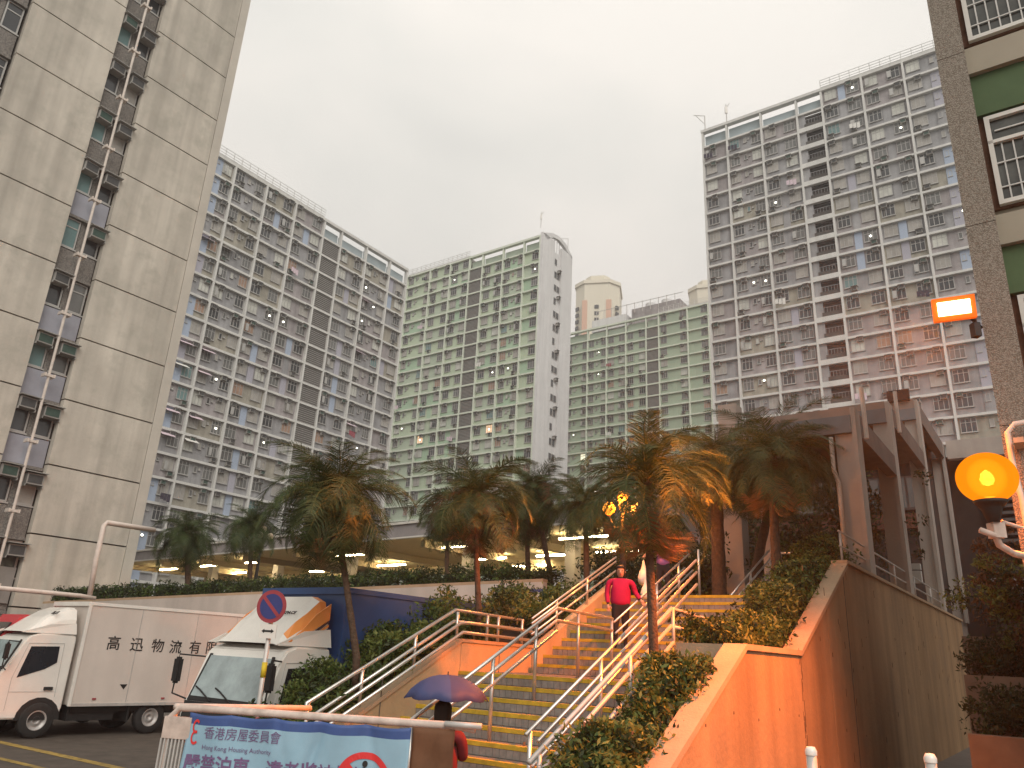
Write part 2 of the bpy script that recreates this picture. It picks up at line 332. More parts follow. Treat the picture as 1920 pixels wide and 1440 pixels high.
def block(name, label, loc, rz, bays, zb, zbase, infill, frame, accent, roofm, depth=11, beam_left=True, core='louvre', acc_p=.3, balc=None, aw=None, cat='building', bmat='roofwall'):
    global ACM
    if ACM is None: ACM = [ac_mesh('acd'), ac_mesh('acd'), ac_mesh('acg')]
    root = thing(name, label, cat, (loc[0], loc[1], 0), rz)
    x0, x1 = min(b[0] for b in bays), max(b[1] for b in bays)
    fh = 2.7; n = int((zb - zbase)/fh)
    big = []; small = []; acs = []; pans = []
    build(MB().box(x0, x1, 1.3, depth, 0, zb-fh*1.0), 'building_core', infill and M[infill[0]], root)
    ci = [i for i, b in enumerate(bays) if b[2] == 'C'][0]
    beamb = bays[:ci+1] if beam_left else bays[ci:]
    fullb = bays[ci+1:] if beam_left else bays[:ci]
    bx0, bx1 = min(b[0] for b in beamb), max(b[1] for b in beamb); fx0, fx1 = min(b[0] for b in fullb), max(b[1] for b in fullb)
    # floor bands
    fb = MB().box(0, x1-x0, 0, .55, -.14, .14).mesh('floor_band', frame)
    for k in range(1, n+1): obj('floor_band', fb, root, (x0, .0, zb-k*fh))
    obj('floor_band', MB().box(0, fx1-fx0, 0, .55, -.14, .14).mesh('floor_band', frame), root, (fx0, 0, zb))
    zbot = zb-n*fh
    cm = MB().box(-.12, .12, -.04, .5, 0, zb-zbot-.1).mesh('column', frame)
    for x in sorted({round(b[0], 2) for b in bays} | {round(b[1], 2) for b in bays}): obj('column', cm, root, (x, 0, zbot))
    # roof beam with void
    build(MB().box(bx0-.2, bx1+.1, -.12, .6, zb-.22, zb+.2), 'roof_beam', frame, root)
    for b in beamb: build(MB().box(b[0]+.12, b[1]-.12, .8, .95, zb-fh+.14, zb-.95+random.random()*.5), 'roof_wall', M[bmat], root)
    build(MB().box(bx0, bx1, 1.0, depth, zb-fh-.1, zb-fh+.1), 'roof', M['louvre'], root)
    build(MB().box(fx0, fx1, .6, depth, zb-1.2, zb+.1), 'roof', M['louvre'], root)
    # roof railing
    mb = MB(); x = fx0
    while x < fx1: mb.box(x, x+.07, .1, .17, zb+.1, zb+1.6); x += 1.2
    for zz in (.75, 1.15, 1.55): mb.box(fx0, fx1, .1, .15, zb+zz, zb+zz+.06)
    mb.box(fx0, fx1, .3, .33, zb+.1, zb+.65)
    build(mb, 'roof_railing', M['frameW'], root)
    for b in bays:
        bw = b[1]-b[0]
        for k in range(0, n):
            if k == 0 and b in beamb: continue
            z = zb-(k+1)*fh+.14          # floor level of this row
            hh = fh-.28
            if b[2] == 'C':
                if core == 'louvre':
                    if ('LV', round(bw, 2)) not in PAN:
                        mb = MB(); mb.box(.12, bw-.12, .3, .35, 0, hh, 1)
                        for q in range(9): mb.box(.12, bw-.12, .2, .3, .08+q*hh/9, .08+q*hh/9+hh/9*.55)
                        PAN[('LV', round(bw, 2))] = mb.mesh('louvre_panel', [M['louvre'], M['darkcore']])
                    obj('louvre_panel', PAN[('LV', round(bw, 2))], root, (b[0], 0, z))
                else:
                    if 'CO' not in PAN:
                        mb = MB(); mb.box(.12, bw-.12, 1.1, 1.2, 0, hh, 1); mb.box(.12, .95, .25, .35, 0, hh, 2); mb.box(.8, bw-.12, .2, .28, 0, .95, 1)
                        for q in range(6): mb.box(1.0+q*.35, 1.04+q*.35, .3, .34, .95, 1.6, 2)
                        mb.box(.95, bw-.12, .3, .34, 1.6, 1.65, 2)
                        PAN['CO'] = mb.mesh('lobby_opening', [M['louvre'], M['darkcore'], M['grey'], M['frameW']])
                    obj('lobby_opening', PAN['CO'], root, (b[0], 0, z))
                    if 'COB' not in PAN: PAN['COB'] = MB().box(.12, bw-.12, -.02, .2, -.3, .35).mesh('lobby_parapet', frame)
                    obj('lobby_parapet', PAN['COB'], root, (b[0], 0, z))
                continue
            mcol = random.choices(infill, [5, 3, 2][:len(infill)])[0]
            obj('wall_panel', panel(bw-.24, hh, mcol), root, (b[0]+.12, .42, z))
            ws = []
            if b[2] == 'W': ws = [(.35, 1.45), (bw-1.85, 1.45)]; pier = (bw/2-.45, .85)
            elif b[2] == 'K': ws = [(.3, 1.3), (bw-1.5, 1.25)]; pier = None
            elif b[2] == 'E': ws = [(.3, 1.45)]; pier = (bw-1.35, 1.2)
            elif b[2] == 'Er': ws = [(bw-1.8, 1.45)]; pier = (.15, 1.2)
            elif b[2] == 'V': ws = [(.3, 1.5)]; pier = (bw-1.9, 1.35)
            elif b[2] == 'Vr': ws = [(bw-1.6, 1.3)]; pier = (.12, 1.2)
            if pier and random.random() < (acc_p if b[2] in 'WE' or b[2] == 'Er' else .75):
                obj('wall_panel', panel(pier[1], hh, random.choice(accent), .08), root, (b[0]+pier[0], .35, z))
            for (wx, ww) in ws:
                big.append((b[0]+wx, z+.85, ww))
                if random.random() < .62: acs.append((b[0]+wx+random.choice([.05, ww-.7]), z+1.98 if random.random() < .8 else z+.3))
                rr = random.random()
                if rr < .02: obj('laundry', laundry(random.choice(['cloth2', 'cloth3', 'cloth4', 'cloth1'])), root, (b[0]+wx, .3, z+.9))
            if b[2] == 'K': small += [(b[0]+2.15, z+1.35, .42, .75), (b[0]+2.75, z+1.7, .22, .28)]
            if b[2] == 'V': small += [(b[0]+bw-1.75, z+1.2, .42, .8), (b[0]+bw-1.0, z+1.75, .22, .28)]
            if b[2] == 'Vr': small += [(b[0]+.55, z+1.7, .28, .28)]
            if aw and (aw(b, k)): obj('awning', random.choice([AWN, AWN, AWN2]), root, (b[0]+.2, .3, z+2.2)); 
    big.sort(key=lambda q: q[1]); small.sort(key=lambda q: q[1])
    for i, (x, z, w) in enumerate(big[:300]): obj('window', window(w), root, (x, .33, z))
    if len(big) > 300:
        mb = MB()
        for x, z, w in big[300:]: mb.box(x, x+w, .34, .41, z, z+1.5, 0); mb.box(x+.06, x+w/2-.03, .32, .35, z+.06, z+1.44, 1); mb.box(x+w/2+.03, x+w-.06, .32, .35, z+.06, z+1.44, 1)
        stuff(build(mb, 'window_rows', [M['alu'], M['glass2']], root))
    for i, (x, z, w, h_) in enumerate(small[:300]): obj('vent_window', window(w, h_), root, (x, .33, z))
    for i, (x, z) in enumerate(acs[:300]): obj('air_conditioner', random.choice(ACM), root, (x, .05*random.random(), z), (0, 0, random.uniform(-.06, .06)))
    mb = MB()
    for x, z in acs:
        if random.random() < .35: q = random.uniform(.4, 1.1); mb.box(x+.2, x+.2+random.uniform(.05, .16), .335, .345, z-q-.2, z-.2)
    build(mb, 'drip_stain', M['strip'], root)
    return root
# left grey block
def polar(az, D): return Vector((math.sin(R(az))*D, math.cos(R(az))*D, 0))
from math import atan2
def ray(px, py): return (fwd*1440 + rt*(px-960) - up*(py-720)).normalized()
def awL(b, k): return b[2] in ('Vr', 'K') and b[0] < 2 and k in (4, 9, 10, 12, 13) or (b[2] == 'K' and b[0] > 20 and k in (3, 6, 10))
block('apartment_block', 'long grey apartment block with pink awnings rising behind the left concrete tower', (-36.12, 82.89), R(54),
      [(-2.9, 0, 'Vr'), (0, 4.85, 'K'), (4.85, 9.7, 'W'), (9.7, 14.8, 'W'), (14.8, 18.1, 'C'), (18.1, 23.1, 'W'), (23.1, 28.1, 'K'), (28.1, 31.9, 'Er')],
      59.05, 5, ['grey', 'olive', 'pinkg'], M['frameW'], ['blue', 'blue', 'mauve', 'grey'], M['roofwall'], beam_left=False, aw=awL)
block('apartment_block', 'tall grey and pale blue apartment block on the right with dark central lobbies', (25.176, 90.448), GRID,
      [(0, 3.45, 'E'), (3.45, 8.2, 'K'), (8.2, 12.9, 'W'), (12.9, 16.1, 'C'), (16.1, 21.0, 'W'), (21.0, 25.75, 'W'), (25.75, 30.4, 'V')],
      73.8, 5, ['grey', 'pinkg', 'olive'], M['frameW'], ['blue', 'mauve', 'grey', 'grey'], M['roofwall'], core='open')
block('apartment_block', 'pale green apartment block with a blank white end wall in the centre', (3.834, 125.327), GRID,
      [(-33.2, -26.9, 'K'), (-26.9, -21.5, 'W'), (-21.5, -16.6, 'W'), (-16.6, -13.3, 'C'), (-13.3, -8.4, 'W'), (-8.4, -3.6, 'K'), (-3.6, 0, 'Er')],
      76.2, 5, ['green', 'green2', 'green3'], M['frameG'], ['green3', 'green'], M['roofgreen'], beam_left=False, bmat='roofgreen', depth=10.4)
block('apartment_block', 'farther green apartment block low between the white end wall and the right block', (31.70, 155.44), GRID,
      [(-23.8, -18, 'K'), (-18, -13, 'K'), (-13, -8.1, 'W'), (-8.1, -3.05, 'W'), (-3.05, 0, 'C'), (0, 6.75, 'W'), (6.75, 11.5, 'Er'), (11.5, 16, 'W')],
      75.6, 5, ['fgreen', 'fgreen2'], M['frameG'], ['fgreen'], M['roofgreen'], beam_left=False if False else True, bmat='roofgreen')
# white end wall of the green block: two piers with a slot of windows, humped parapet
g = thing('end_wall', 'blank white end wall with a narrow slot of windows beside the green block', 'building', (3.834, 125.327, 0), GRID)
build(MB().box(.1, .7, 0, 4.2, 0, 76.9), 'wall_pier', M['endwall'], g)
build(MB().box(.1, .7, 6.6, 10.5, 0, 76.6), 'wall_pier', M['endwall'], g)
build(MB().box(.1, .35, 4.2, 6.6, 0, 75.0), 'slot_wall', M['endwall'], g)
pts = [(.1, 0, 76.6), (.1, 1.2, 77.3), (.1, 3.5, 78.3), (.1, 5.5, 78.7), (.1, 8, 78.3), (.1, 10.5, 76.6), (.1, 10.5, 76.0), (.1, 7.6, 77.4), (.1, 5.5, 77.9), (.1, 3.6, 77.5), (.1, 1.5, 76.0)]
build(MB().prism(pts, (.6, 0, 0)), 'parapet_arch', M['endwall'], g)
for y in (4.6, 5.4, 6.2): build(MB().box(.2, .35, y, y+.15, 75, 77.6), 'parapet_post', M['endwall'], g)
sw = MB().box(0, .08, 0, .9, 0, 1.3).box(.06, .11, .08, .42, .08, 1.22, 1).box(.06, .11, .48, .82, .08, 1.22, 1).mesh('slot_window', [M['alu'], M['glass']])
for k in range(24):
    obj('slot_window', sw, g, (.36, 4.5, 73.9-k*2.7-1.6)); 
    if k % 2: obj('air_conditioner', ACM[0], g, (.95, 5.6, 73.9-k*2.7-.3), (0, 0, R(90)))
    if k % 3: obj('slot_window', sw, g, (.36, 5.55, 73.9-k*2.7-1.6))
def antenna(loc, h, label, v=False):
    mb = MB().tube([(0,0,0),(0,0,h)], .07, 0, 6)
    if v: mb.tube([(0,0,h*.45),(-1.3,0,h)], .05, 0, 5); mb.tube([(-1.6,0,h),(0,0,h)], .05, 0, 5)
    else: mb.tube([(0,0,h*.8),(.5,0,h*1.05)], .05, 0, 5); mb.box(-.18, .18, -.1, .1, h*.55, h*.85)
    tag(build(mb, 'antenna', M['galv'], None, loc), label, 'antenna')
antenna((3.9, 125.5, 78), 3.4, 'slim mast antenna on the front corner of the green block roof')
antenna((9.6, 132.9, 76.7), 3.6, 'V shaped antenna on the rear corner of the white end wall', True)
antenna((25.6, 90.4, 73.9), 2.6, 'triangular antenna frame at the left corner of the right block roof', True)
antenna((28.2, 88.7, 73.9), 3.4, 'upright antenna a bay in from the corner of the right block roof')
# far beige towers
def fartower(loc, rz, w, d, h, label):
    g = thing('tower_block', label, 'building', loc, rz)
    c = w*.22
    pl = [(-w/2+c, 0), (w/2-c, 0), (w/2, c), (w/2, d), (-w/2, d), (-w/2, c)]
    build(MB().prism([(x, y, 0) for x, y in pl], (0, 0, h)), 'wall', M['cream'], g)
    build(MB().prism([(x*1.05, y-.6, h) for x, y in pl], (0, 0, 1.6)), 'roof', M['cream'], g)
    build(MB().prism([(x*.55, y*.6+2, h+1.6) for x, y in pl], (0, 0, 3.2)), 'roof_room', M['cream'], g)
    for s in (-1, 1): build(MB().box(-.06+s*w*.27-w*.055, .06+s*w*.27+w*.055, -.3, .5, 0, h-8), 'colour_band', M['salmon'], g)
    wm = MB().box(-.9, .9, -.35, .2, 0, 1.6).mesh('window', M['glass'])
    for k in range(16): obj('window', wm, g, (0, 0, h-12-k*3))
    for s in (-1, 1):
        for k in range(14): obj('window', wm, g, (s*(w*.45), 2, h-12-k*3), (0, 0, s*R(45)))
    return g
fartower((34.5, 298, 0), R(-12), 19, 18, 156, 'cream tower with salmon stripes behind the green blocks')
fartower((81, 291, 0), R(-18), 17, 18, 153, 'cream tower edge just left of the tall grey right block')
g = thing('tower_block', 'slim grey tower slice between white end wall and cream tower', 'building', (21.9, 262, 0), R(-8))
build(MB().box(0, 5, 0, 8, 0, 112), 'wall', M['grey'], g); build(MB().box(-.3, 5.3, -.3, 8, 112, 113.5), 'roof', M['endwall'], g)
wm = MB().box(0, 2.6, -.1, .2, 0, 1.7).mesh('window', M['glass'])
for k in range(12): obj('window', wm, g, (.6, 0, 108.5-k*2.8))
# rooftop plant of the far green block
g = thing('roof_plant', 'pinkish rooftop water tanks and cages above the farther green block', 'rooftop structure', (31.70, 155.44, 75.6), GRID)
build(MB().box(-18, -9, 2, 7, 0, 3.0), 'tank_room', M['endwall'], g); build(MB().box(-8, 4, 3, 8, 0, 4.2), 'tank_room', M['pinkg'], g)
for x in range(-17, 4, 2): build(MB().tube([(x, 2.5, 3), (x, 2.5, 5.6)], .08, 0, 5).tube([(x, 2.5, 5.4), (x+2, 2.5, 5.4)], .07, 0, 5), 'cage_post', M['galv'], g)
for x in (-4, 0): build(MB().lathe([(0, 0), (1.3, 0), (1.3, 1.2), (.6, 1.7), (0, 1.8)], (x, 5, 4.2)), 'water_tank', M['endwall'], g)

# ---------------------------------------------------------------- left concrete tower
g = thing('concrete_tower', 'stained beige concrete tower filling the left edge with a slot of windows and air conditioners', 'building', (-15.742, 32.997, 0), R(54))
TOP = 43
pan_r = MB().box(-3.93, -.12, 0, .3, .03, 2.67).mesh('wall_panel', M['tower']); pan_l = MB().box(-9.1, -5.58, 0, .3, .03, 2.67).mesh('wall_panel', M['tower'])
pan_ll = MB().box(-14.4, -10.8, 0, .3, .03, 2.67).mesh('wall_panel', M['tower'])
build(MB().box(-.1, .35, -.02, 9, 0, TOP), 'corner_fin', M['towerfin'], g)
build(MB().box(-20, -.2, .9, 9, 0, TOP), 'building_core', M['joint'], g)
build(MB().box(-3.9, -.1, .2, .9, 0, TOP), 'panel_backing', M['joint'], g); build(MB().box(-9.1, -5.6, .2, .9, 0, TOP), 'panel_backing', M['joint'], g); build(MB().box(-14.4, -10.8, .2, .9, 0, TOP), 'panel_backing', M['joint'], g)
mbA = MB().box(0, .62, 0, .5, 0, .42)
TW = [win_mesh(.62, 1.35, p) for p in ('glass', 'glass2', 'warm', 'curtain', 'teal', 'glass')]
TW2 = [win_mesh(.66, 1.35, p) for p in ('glass2', 'glass', 'curtain', 'glass')]
infm = [MB().box(0, 1.62, 0, .1, 0, 1.15).mesh('infill_panel', M['strip']), MB().box(0, 1.62, 0, .1, 0, 1.15).mesh('infill_panel', M['stripblue'])]
for k in range(-2, 14):
    z = 5.9+2.7*k; 
    for pm in (pan_r, pan_l, pan_ll): obj('wall_panel', pm, g, (0, 0, z))
    if z < 0: continue
    for x0 in (-5.57, -10.78):
        obj('infill_panel', infm[1 if k in (2, 3, 5, 1, 12) else 0], g, (x0, .35, z-.2))
        obj('window', random.choice(TW), g, (x0+.06, .38, z+1.05)); obj('window', random.choice(TW2), g, (x0+.94, .38, z+1.05))
        build(MB().box(0, .2, 0, .3, 0, 1.6), 'mullion_wall', M['strip'], g, (x0+.72, .42, z+.95))
        build(MB().box(0, 1.62, -.05, .3, 0, .12), 'hood_slab', M['strip'], g, (x0, .3, z+2.42))
        if x0 < -6: continue
        if k != 4: obj('air_conditioner', ACM[0 if k % 2 else 2], g, (x0+.05, -.08, z+1.95), (0, 0, R(4)))
        if k != 3: obj('air_conditioner', ACM[2 if k in (1, 2, 4) else 0], g, (x0+.98, -.10, z+1.80))
dp = MB().tube([(-4.78, -.12, 4), (-4.78, -.12, TOP)], .055)
build(dp, 'drainpipe', M['pipe'], g)
br = MB().box(-.16, .16, -.2, -.05, 0, .1).box(-.2, -.14, -.26, .1, -.02, .12).box(.14, .2, -.26, .1, -.02, .12).mesh('pipe_bracket', M['pipe'])
for k in range(-1, 14): obj('pipe_bracket', br, g, (-4.78, 0, 6.55+2.7*k))
build(MB().box(-5.5, -4.0, .25, .4, 3.3, 4.6), 'louvre_grille', M['louvre'], g)

# ---------------------------------------------------------------- right pebble dash building
rot = GRID
g = thing('residential_building', 'pebble dash building at the right edge with green panels and barred white windows', 'building', (6.13, 8.65, 0), rot)
build(MB().box(-.02, 12, .25, 8, 0, 22), 'building_core', M['spand'], g)
for k in range(-1, 6):
    z = 7.45+2.73*k if False else None
zc = [2.58, 5.35, 8.12+.0, 10.89, 13.66]
for i, z in enumerate([-.2, 2.5, 5.21, 7.92, 10.63, 13.34]):
    build(MB().box(-.27, .07, -.16, .35, z, z+2.70), 'pillar_section', M['pill'], g)
for i, zg in enumerate([4.25, 6.98, 9.70, 12.42]):      # green panel bottom
    build(MB().box(.07, 12, .10, .24, zg, zg+.66), 'green_panel', M['greenp'], g)
    build(MB().box(.07, 12, .02, .24, zg+.665, zg+1.10), 'spandrel_beam', M['spand'], g)
    wz0, wz1 = zg-1.42, zg-.03
    mb = MB()
    for x in (.14, 1.9, 3.6):
        mb2 = MB(); w = 1.55; h = wz1-wz0
        for a in ((0, w, 0, .06), (0, w, h-.06, h), (0, w, h*.68, h*.68+.05)): mb2.box(a[0], a[1], 0, .08, a[2], a[3])
        for xx in (0, w/2-.03, w-.06): mb2.box(xx, xx+.06, 0, .08, .06, h-.06)
        f = build(mb2, 'window', M['winwhite'], g, (x, .12, wz0))
        build(MB().box(.03, w-.03, .058, .068, .03, h-.03), 'pane', M['pane'], f)
        gb = MB(); q = .14
        while q < w-.1: gb.box(q, q+.018, .03, .045, .06, h*.68); q += .13
        for qq in (.18, .45): gb.box(.06, w-.06, .025, .04, h*qq, h*qq+.018)
        gb.box(.1, w-.1, .03, .045, h*.82, h*.82+.02)
        build(gb, 'window_grille', M['galv'], f)
    build(MB().box(.07, 12, .19, .26, wz0-.03, wz1+.05), 'window_wall', M['rust'], g, (0, .0, 0))
build(MB().box(-.15, -.05, -.5, -.16, 4.9, 4.96), 'balcony_slab', M['spand'], g)
# pipes on the pillar
def pipe(name, pts, r_, label, mt='pipe', cat='pipe', parent=None):
    o = build(MB().tube(pts, r_, 0, 8), name, M[mt], parent, smooth=True)
    if not parent: tag(o, label, cat)
    return o
def Pb(x, y, z): return Vector((6.13, 8.65, 0)) + Sv*x + Tv*y + Vector((0, 0, z))
pipe('drainpipe', [Pb(.45, -.3, 5.22), Pb(-.12, -.3, 5.17), Pb(-.2, -.3, 5.08), Pb(-.2, -.3, 4.62), Pb(-.17, -.3, 4.3), Pb(-.17, -.3, 3.9), Pb(-.12, -.3, 3.2), Pb(-.12, -.3, .8)], .033, 'cream drainpipe bending down the pebble dash pillar behind the orange globe')
# orange globe lamp on a wall bracket
gl = thing('globe_lamp', 'glowing orange globe lamp on a bracket beside the pebble dash pillar', 'lamp', (4.55, 7.1, 4.16))
rg = .262
prof = [(rg*math.sin(a), -rg*math.cos(a)*.92) for a in [R(x) for x in range(32, 181, 8)]]
gm = bpy.data.materials.new('sodium globe'); gm.use_nodes = True; t = gm.node_tree; t.nodes.clear()
o_ = N(t, 'ShaderNodeOutputMaterial'); em = N(t, 'ShaderNodeEmission'); em.inputs[0].default_value = (1, .235, .004, 1); em.inputs[1].default_value = 1.0
tr = N(t, 'ShaderNodeBsdfTransparent'); tr.inputs[0].default_value = (1, .8, .35, 1); ms = N(t, 'ShaderNodeMixShader'); ms.inputs[0].default_value = .86
t.links.new(tr.outputs[0], ms.inputs[1]); t.links.new(em.outputs[0], ms.inputs[2]); t.links.new(ms.outputs[0], o_.inputs[0])
build(MB().lathe(prof, (0,0,0), 0, 28), 'globe', gm, gl, smooth=True)
hot = mat('hot lamp bulb', (1, .8, .4), .5, 0, emis=(1, .62, .12), estr=30)
build(MB().lathe([(0, -.055), (.045, -.04), (.062, 0), (.05, .06), (0, .1)], (0, 0, -.02), 0, 12), 'bulb', hot, gl, smooth=True)
build(MB().lathe([(.0, -.25), (.13, -.25), (.15, -.22), (.09, -.30), (.05, -.42), (0, -.42)], (0,0,0), 0, 16), 'collar', M['iron'], gl, smooth=True)
build(MB().tube([(0,0,-.35), (.02,.03,-.55), (.05,.05,-.62), (.3, .25, -.66), (.75, .55, -.66)], .033), 'bracket_arm', M['barrier'], gl, smooth=True)
build(MB().tube([(-.14,-.0,-.50), (-.02,.0,-.54), (.06,.05,-.54)], .03), 'junction_pipe', M['barrier'], gl, smooth=True)
build(MB().tube([(.12, .06, -.40), (.45, .3, -.40), (.75,.55,-.40)], .018), 'stay_bar', M['barrier'], gl, smooth=True)
build(MB().box(-.02, .09, -.02, .09, -.56, -.42), 'junction_box', M['barrier'], gl)
hg = bpy.data.materials.new('inner lamp glow'); hg.use_nodes = True; t = hg.node_tree; t.nodes.clear()
o_ = N(t, 'ShaderNodeOutputMaterial'); em = N(t, 'ShaderNodeEmission'); em.inputs[0].default_value = (1, .5, .03, 1); em.inputs[1].default_value = 2.6
tr = N(t, 'ShaderNodeBsdfTransparent'); ms = N(t, 'ShaderNodeMixShader'); ms.inputs[0].default_value = .17
t.links.new(tr.outputs[0], ms.inputs[1]); t.links.new(em.outputs[0], ms.inputs[2]); t.links.new(ms.outputs[0], o_.inputs[0])
for q_, r_ in enumerate((.08, .095, .11, .125, .14, .155, .17)): build(MB().lathe([(r_*math.sin(R(a)), -r_*1.1*math.cos(R(a))) for a in range(0, 181, 15)], (0,0,0), 0, 20), 'glow_shell', hg, gl, smooth=True)  # added emissive shells imitate the bulb's soft halo; no real part of the lamp
pl_ = bpy.data.lights.new('globe_light', 'POINT'); pl_.energy = 36; pl_.color = (1, .26, .03); pl_.shadow_soft_size = .2
lo = bpy.data.objects.new('globe_light', pl_); COL.objects.link(lo); lo.parent = gl; lo.location = (0, 0, 0)
# flood lamp
fl = thing('flood_lamp', 'lit rectangular orange flood lamp bracketed to the pebble dash pillar', 'lamp', (5.33, 8.42, 6.60))
FT = Vector((-.2, 8.4, .6))
fd = (FT - Vector((5.33, 8.42, 6.60))).normalized()
q = Vector((-.45, -.86, -.26)).to_track_quat('-Z', 'Y').to_matrix().to_4x4()
mb = MB().box(-.23, .23, -.14, .14, -.02, .14); build(mb, 'housing', mat('flood housing', (.55, .14, .02), .5, .1, 5, emis=(1, .12, .0), estr=.55), fl).matrix_local = q
mb = MB().box(-.175, .175, -.085, .085, -.035, -.022); build(mb, 'lens', mat('flood lens', (1, .8, .5), .5, 0, emis=(1, .78, .42), estr=6), fl).matrix_local = q
mb = MB().tube([(.2, .0, .06), (.3, .1, -.1), (.36, .2, -.22)], .02).tube([(.1, .05, .1), (.34, .2, -.05), (.5, .3, -.1)], .02).box(.28, .36, .1, .2, -.3, -.12); build(mb, 'bracket', M['iron'], fl)
sl = bpy.data.lights.new('flood_light', 'SPOT'); sl.energy = 4400; sl.color = (1, .19, .006); sl.spot_size = R(150); sl.spot_blend = .8; sl.shadow_soft_size = .12
lo = bpy.data.objects.new('flood_light', sl); COL.objects.link(lo); lo.parent = fl; lo.location = fd*.3; lo.rotation_euler = fd.to_track_quat('-Z', 'Y').to_euler()

# ---------------------------------------------------------------- retaining walls
def solid(pts_st, s0, s1):                      # profile in (t, z), extruded along s
    mb = MB(); mb.prism([E(s0, t_, z_) for t_, z_ in pts_st], Sv*(s1-s0)); return mb
# orange lit wall beside the stair (sloping, level, sloping, level)
w1 = thing('retaining_wall', 'big smooth concrete wall lit orange beside the stair planter with sloping top', 'wall', tuple(E(2.8, -4, 0)))
w1.rotation_euler = (0, 0, GRID)
def lp(pts, s0, s1, mt, name, par, t0=-4): return build(MB().prism([(s0, t_-t0, z_) for t_, z_ in pts], (s1-s0, 0, 0)), name, mt, par)
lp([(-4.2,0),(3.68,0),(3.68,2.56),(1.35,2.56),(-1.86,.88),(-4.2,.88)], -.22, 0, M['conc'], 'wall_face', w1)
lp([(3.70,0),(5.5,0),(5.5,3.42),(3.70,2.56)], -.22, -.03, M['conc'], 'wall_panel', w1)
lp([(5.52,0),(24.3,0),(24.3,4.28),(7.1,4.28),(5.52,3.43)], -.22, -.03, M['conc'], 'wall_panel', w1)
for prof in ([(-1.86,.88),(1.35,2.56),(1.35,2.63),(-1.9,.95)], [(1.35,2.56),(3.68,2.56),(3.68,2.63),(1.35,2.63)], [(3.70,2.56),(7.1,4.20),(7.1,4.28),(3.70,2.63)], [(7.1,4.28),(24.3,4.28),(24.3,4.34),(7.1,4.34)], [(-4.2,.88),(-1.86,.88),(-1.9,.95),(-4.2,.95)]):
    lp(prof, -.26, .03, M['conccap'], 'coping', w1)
for t_ in (6.9,):
    lp([(t_,0),(t_+.02,0),(t_+.02,4.2),(t_,4.2)], -.03, -.022, M['joint'], 'joint_line', w1)
mb = MB()
for zz in (.9, 1.75):
    for i in range(9): mb.box(-.001, .003, .6+i*.85, .63+i*.85, zz+.1*(i % 2), zz+.03+.1*(i % 2))
for i in range(60):
    t_ = random.uniform(3.9, 24); z_ = random.uniform(.8, 4.0); mb.box(-.031, -.026, t_+4, t_+4+random.uniform(.01, .035), z_, z_+random.uniform(.02, .16))
build(mb, 'tie_holes', M['stain'], w1)
mb = MB()
for i in range(26):
    t_ = 3.66+random.uniform(-.06, .06); z_ = random.uniform(1.0, 2.5); mb.box(0, .004, t_+4, t_+4+random.uniform(.004, .02), z_, z_+random.uniform(.03, .25))
build(mb, 'rust_stain', M['stain'], w1)
# cross wall of the planter at the landing
w = build(MB().box(1.9, 2.56, 1.35, 1.55, 0, 2.62), 'planter_wall', M['conccap'], None, tuple(O_), (0, 0, GRID)); tag(w, 'low concrete cross wall between the two planters beside the landing', 'wall')
# handrail along the level top
def rail_thing(name, label, rails, posts, r_=.024, mt='steel', pr=.024, group=None, cat='handrail'):
    g = thing(name, label, cat, tuple(rails[0][0]), 0, group); o = rails[0][0]
    for rl in rails: build(MB().tube([Vector(p)-o for p in rl], r_), 'rail', M[mt], g, smooth=True)
    for a, b in posts: build(MB().tube([Vector(a)-o, Vector(b)-o], pr), 'post', M[mt], g, smooth=True)
    return g
rail_thing('handrail', 'thin dark handrail along the level top of the big retaining wall', [[E(2.7, 7.2, 4.62), E(2.7, 24, 4.62)], [E(2.7, 7.2, 4.9), E(2.7, 24, 4.9)]], [(E(2.7, t_, 4.3), E(2.7, t_, 4.9)) for t_ in (7.3, 10, 12.6, 15.4, 18.2, 21)], .02, 'galv')

# pale wall behind the trucks
A = Vector((1.058, 20.472, 0)); B = Vector((-15.07, 29.36, 0)); d = (B-A).normalized(); n_ = Vector((-d.y, d.x, 0))
if n_.y < 0: n_ = -n_
B2 = B + d*14
w = thing('retaining_wall', 'long pale plastered wall under the hedge behind the trucks', 'wall', tuple(A))
build(MB().prism([(0,0,0), tuple(B2-A), tuple(B2-A+Vector((0,0,2.94))), (0,0,4.21)], n_*.25), 'wall_face', M['whitewall'], w)
build(MB().prism([(0,0,4.21), tuple(B2-A+Vector((0,0,2.94))), tuple(B2-A+Vector((0,0,3.02))), (0,0,4.29)], n_*.3), 'coping', M['conccap'], w)
# blue framed sign on the wall end
sg = thing('wall_sign', 'small blue framed square sign on the right end of the pale wall', 'sign', tuple(A + d*.22 - n_*.02 + Vector((0,0,3.6))), atan2(-d.y, -d.x))
sb = MB().box(-.34, .34, -.03, -.01, 0, .42); build(sb, 'panel', M['white'], sg)
build(MB().box(-.34, .34, -.045, -.031, .34, .42).box(-.34, -.24, -.045, -.031, 0, .34).box(.24, .34, -.045, -.031, 0, .34).box(-.08, .08, -.045, -.031, .28, .33), 'frame', M['signblue'], sg)
# low walls and pipe at far left
def PX(px, py, D):
    v = ray(px, py); k = D/math.hypot(v.x, v.y); return Vector((0, 0, EYE)) + v*k
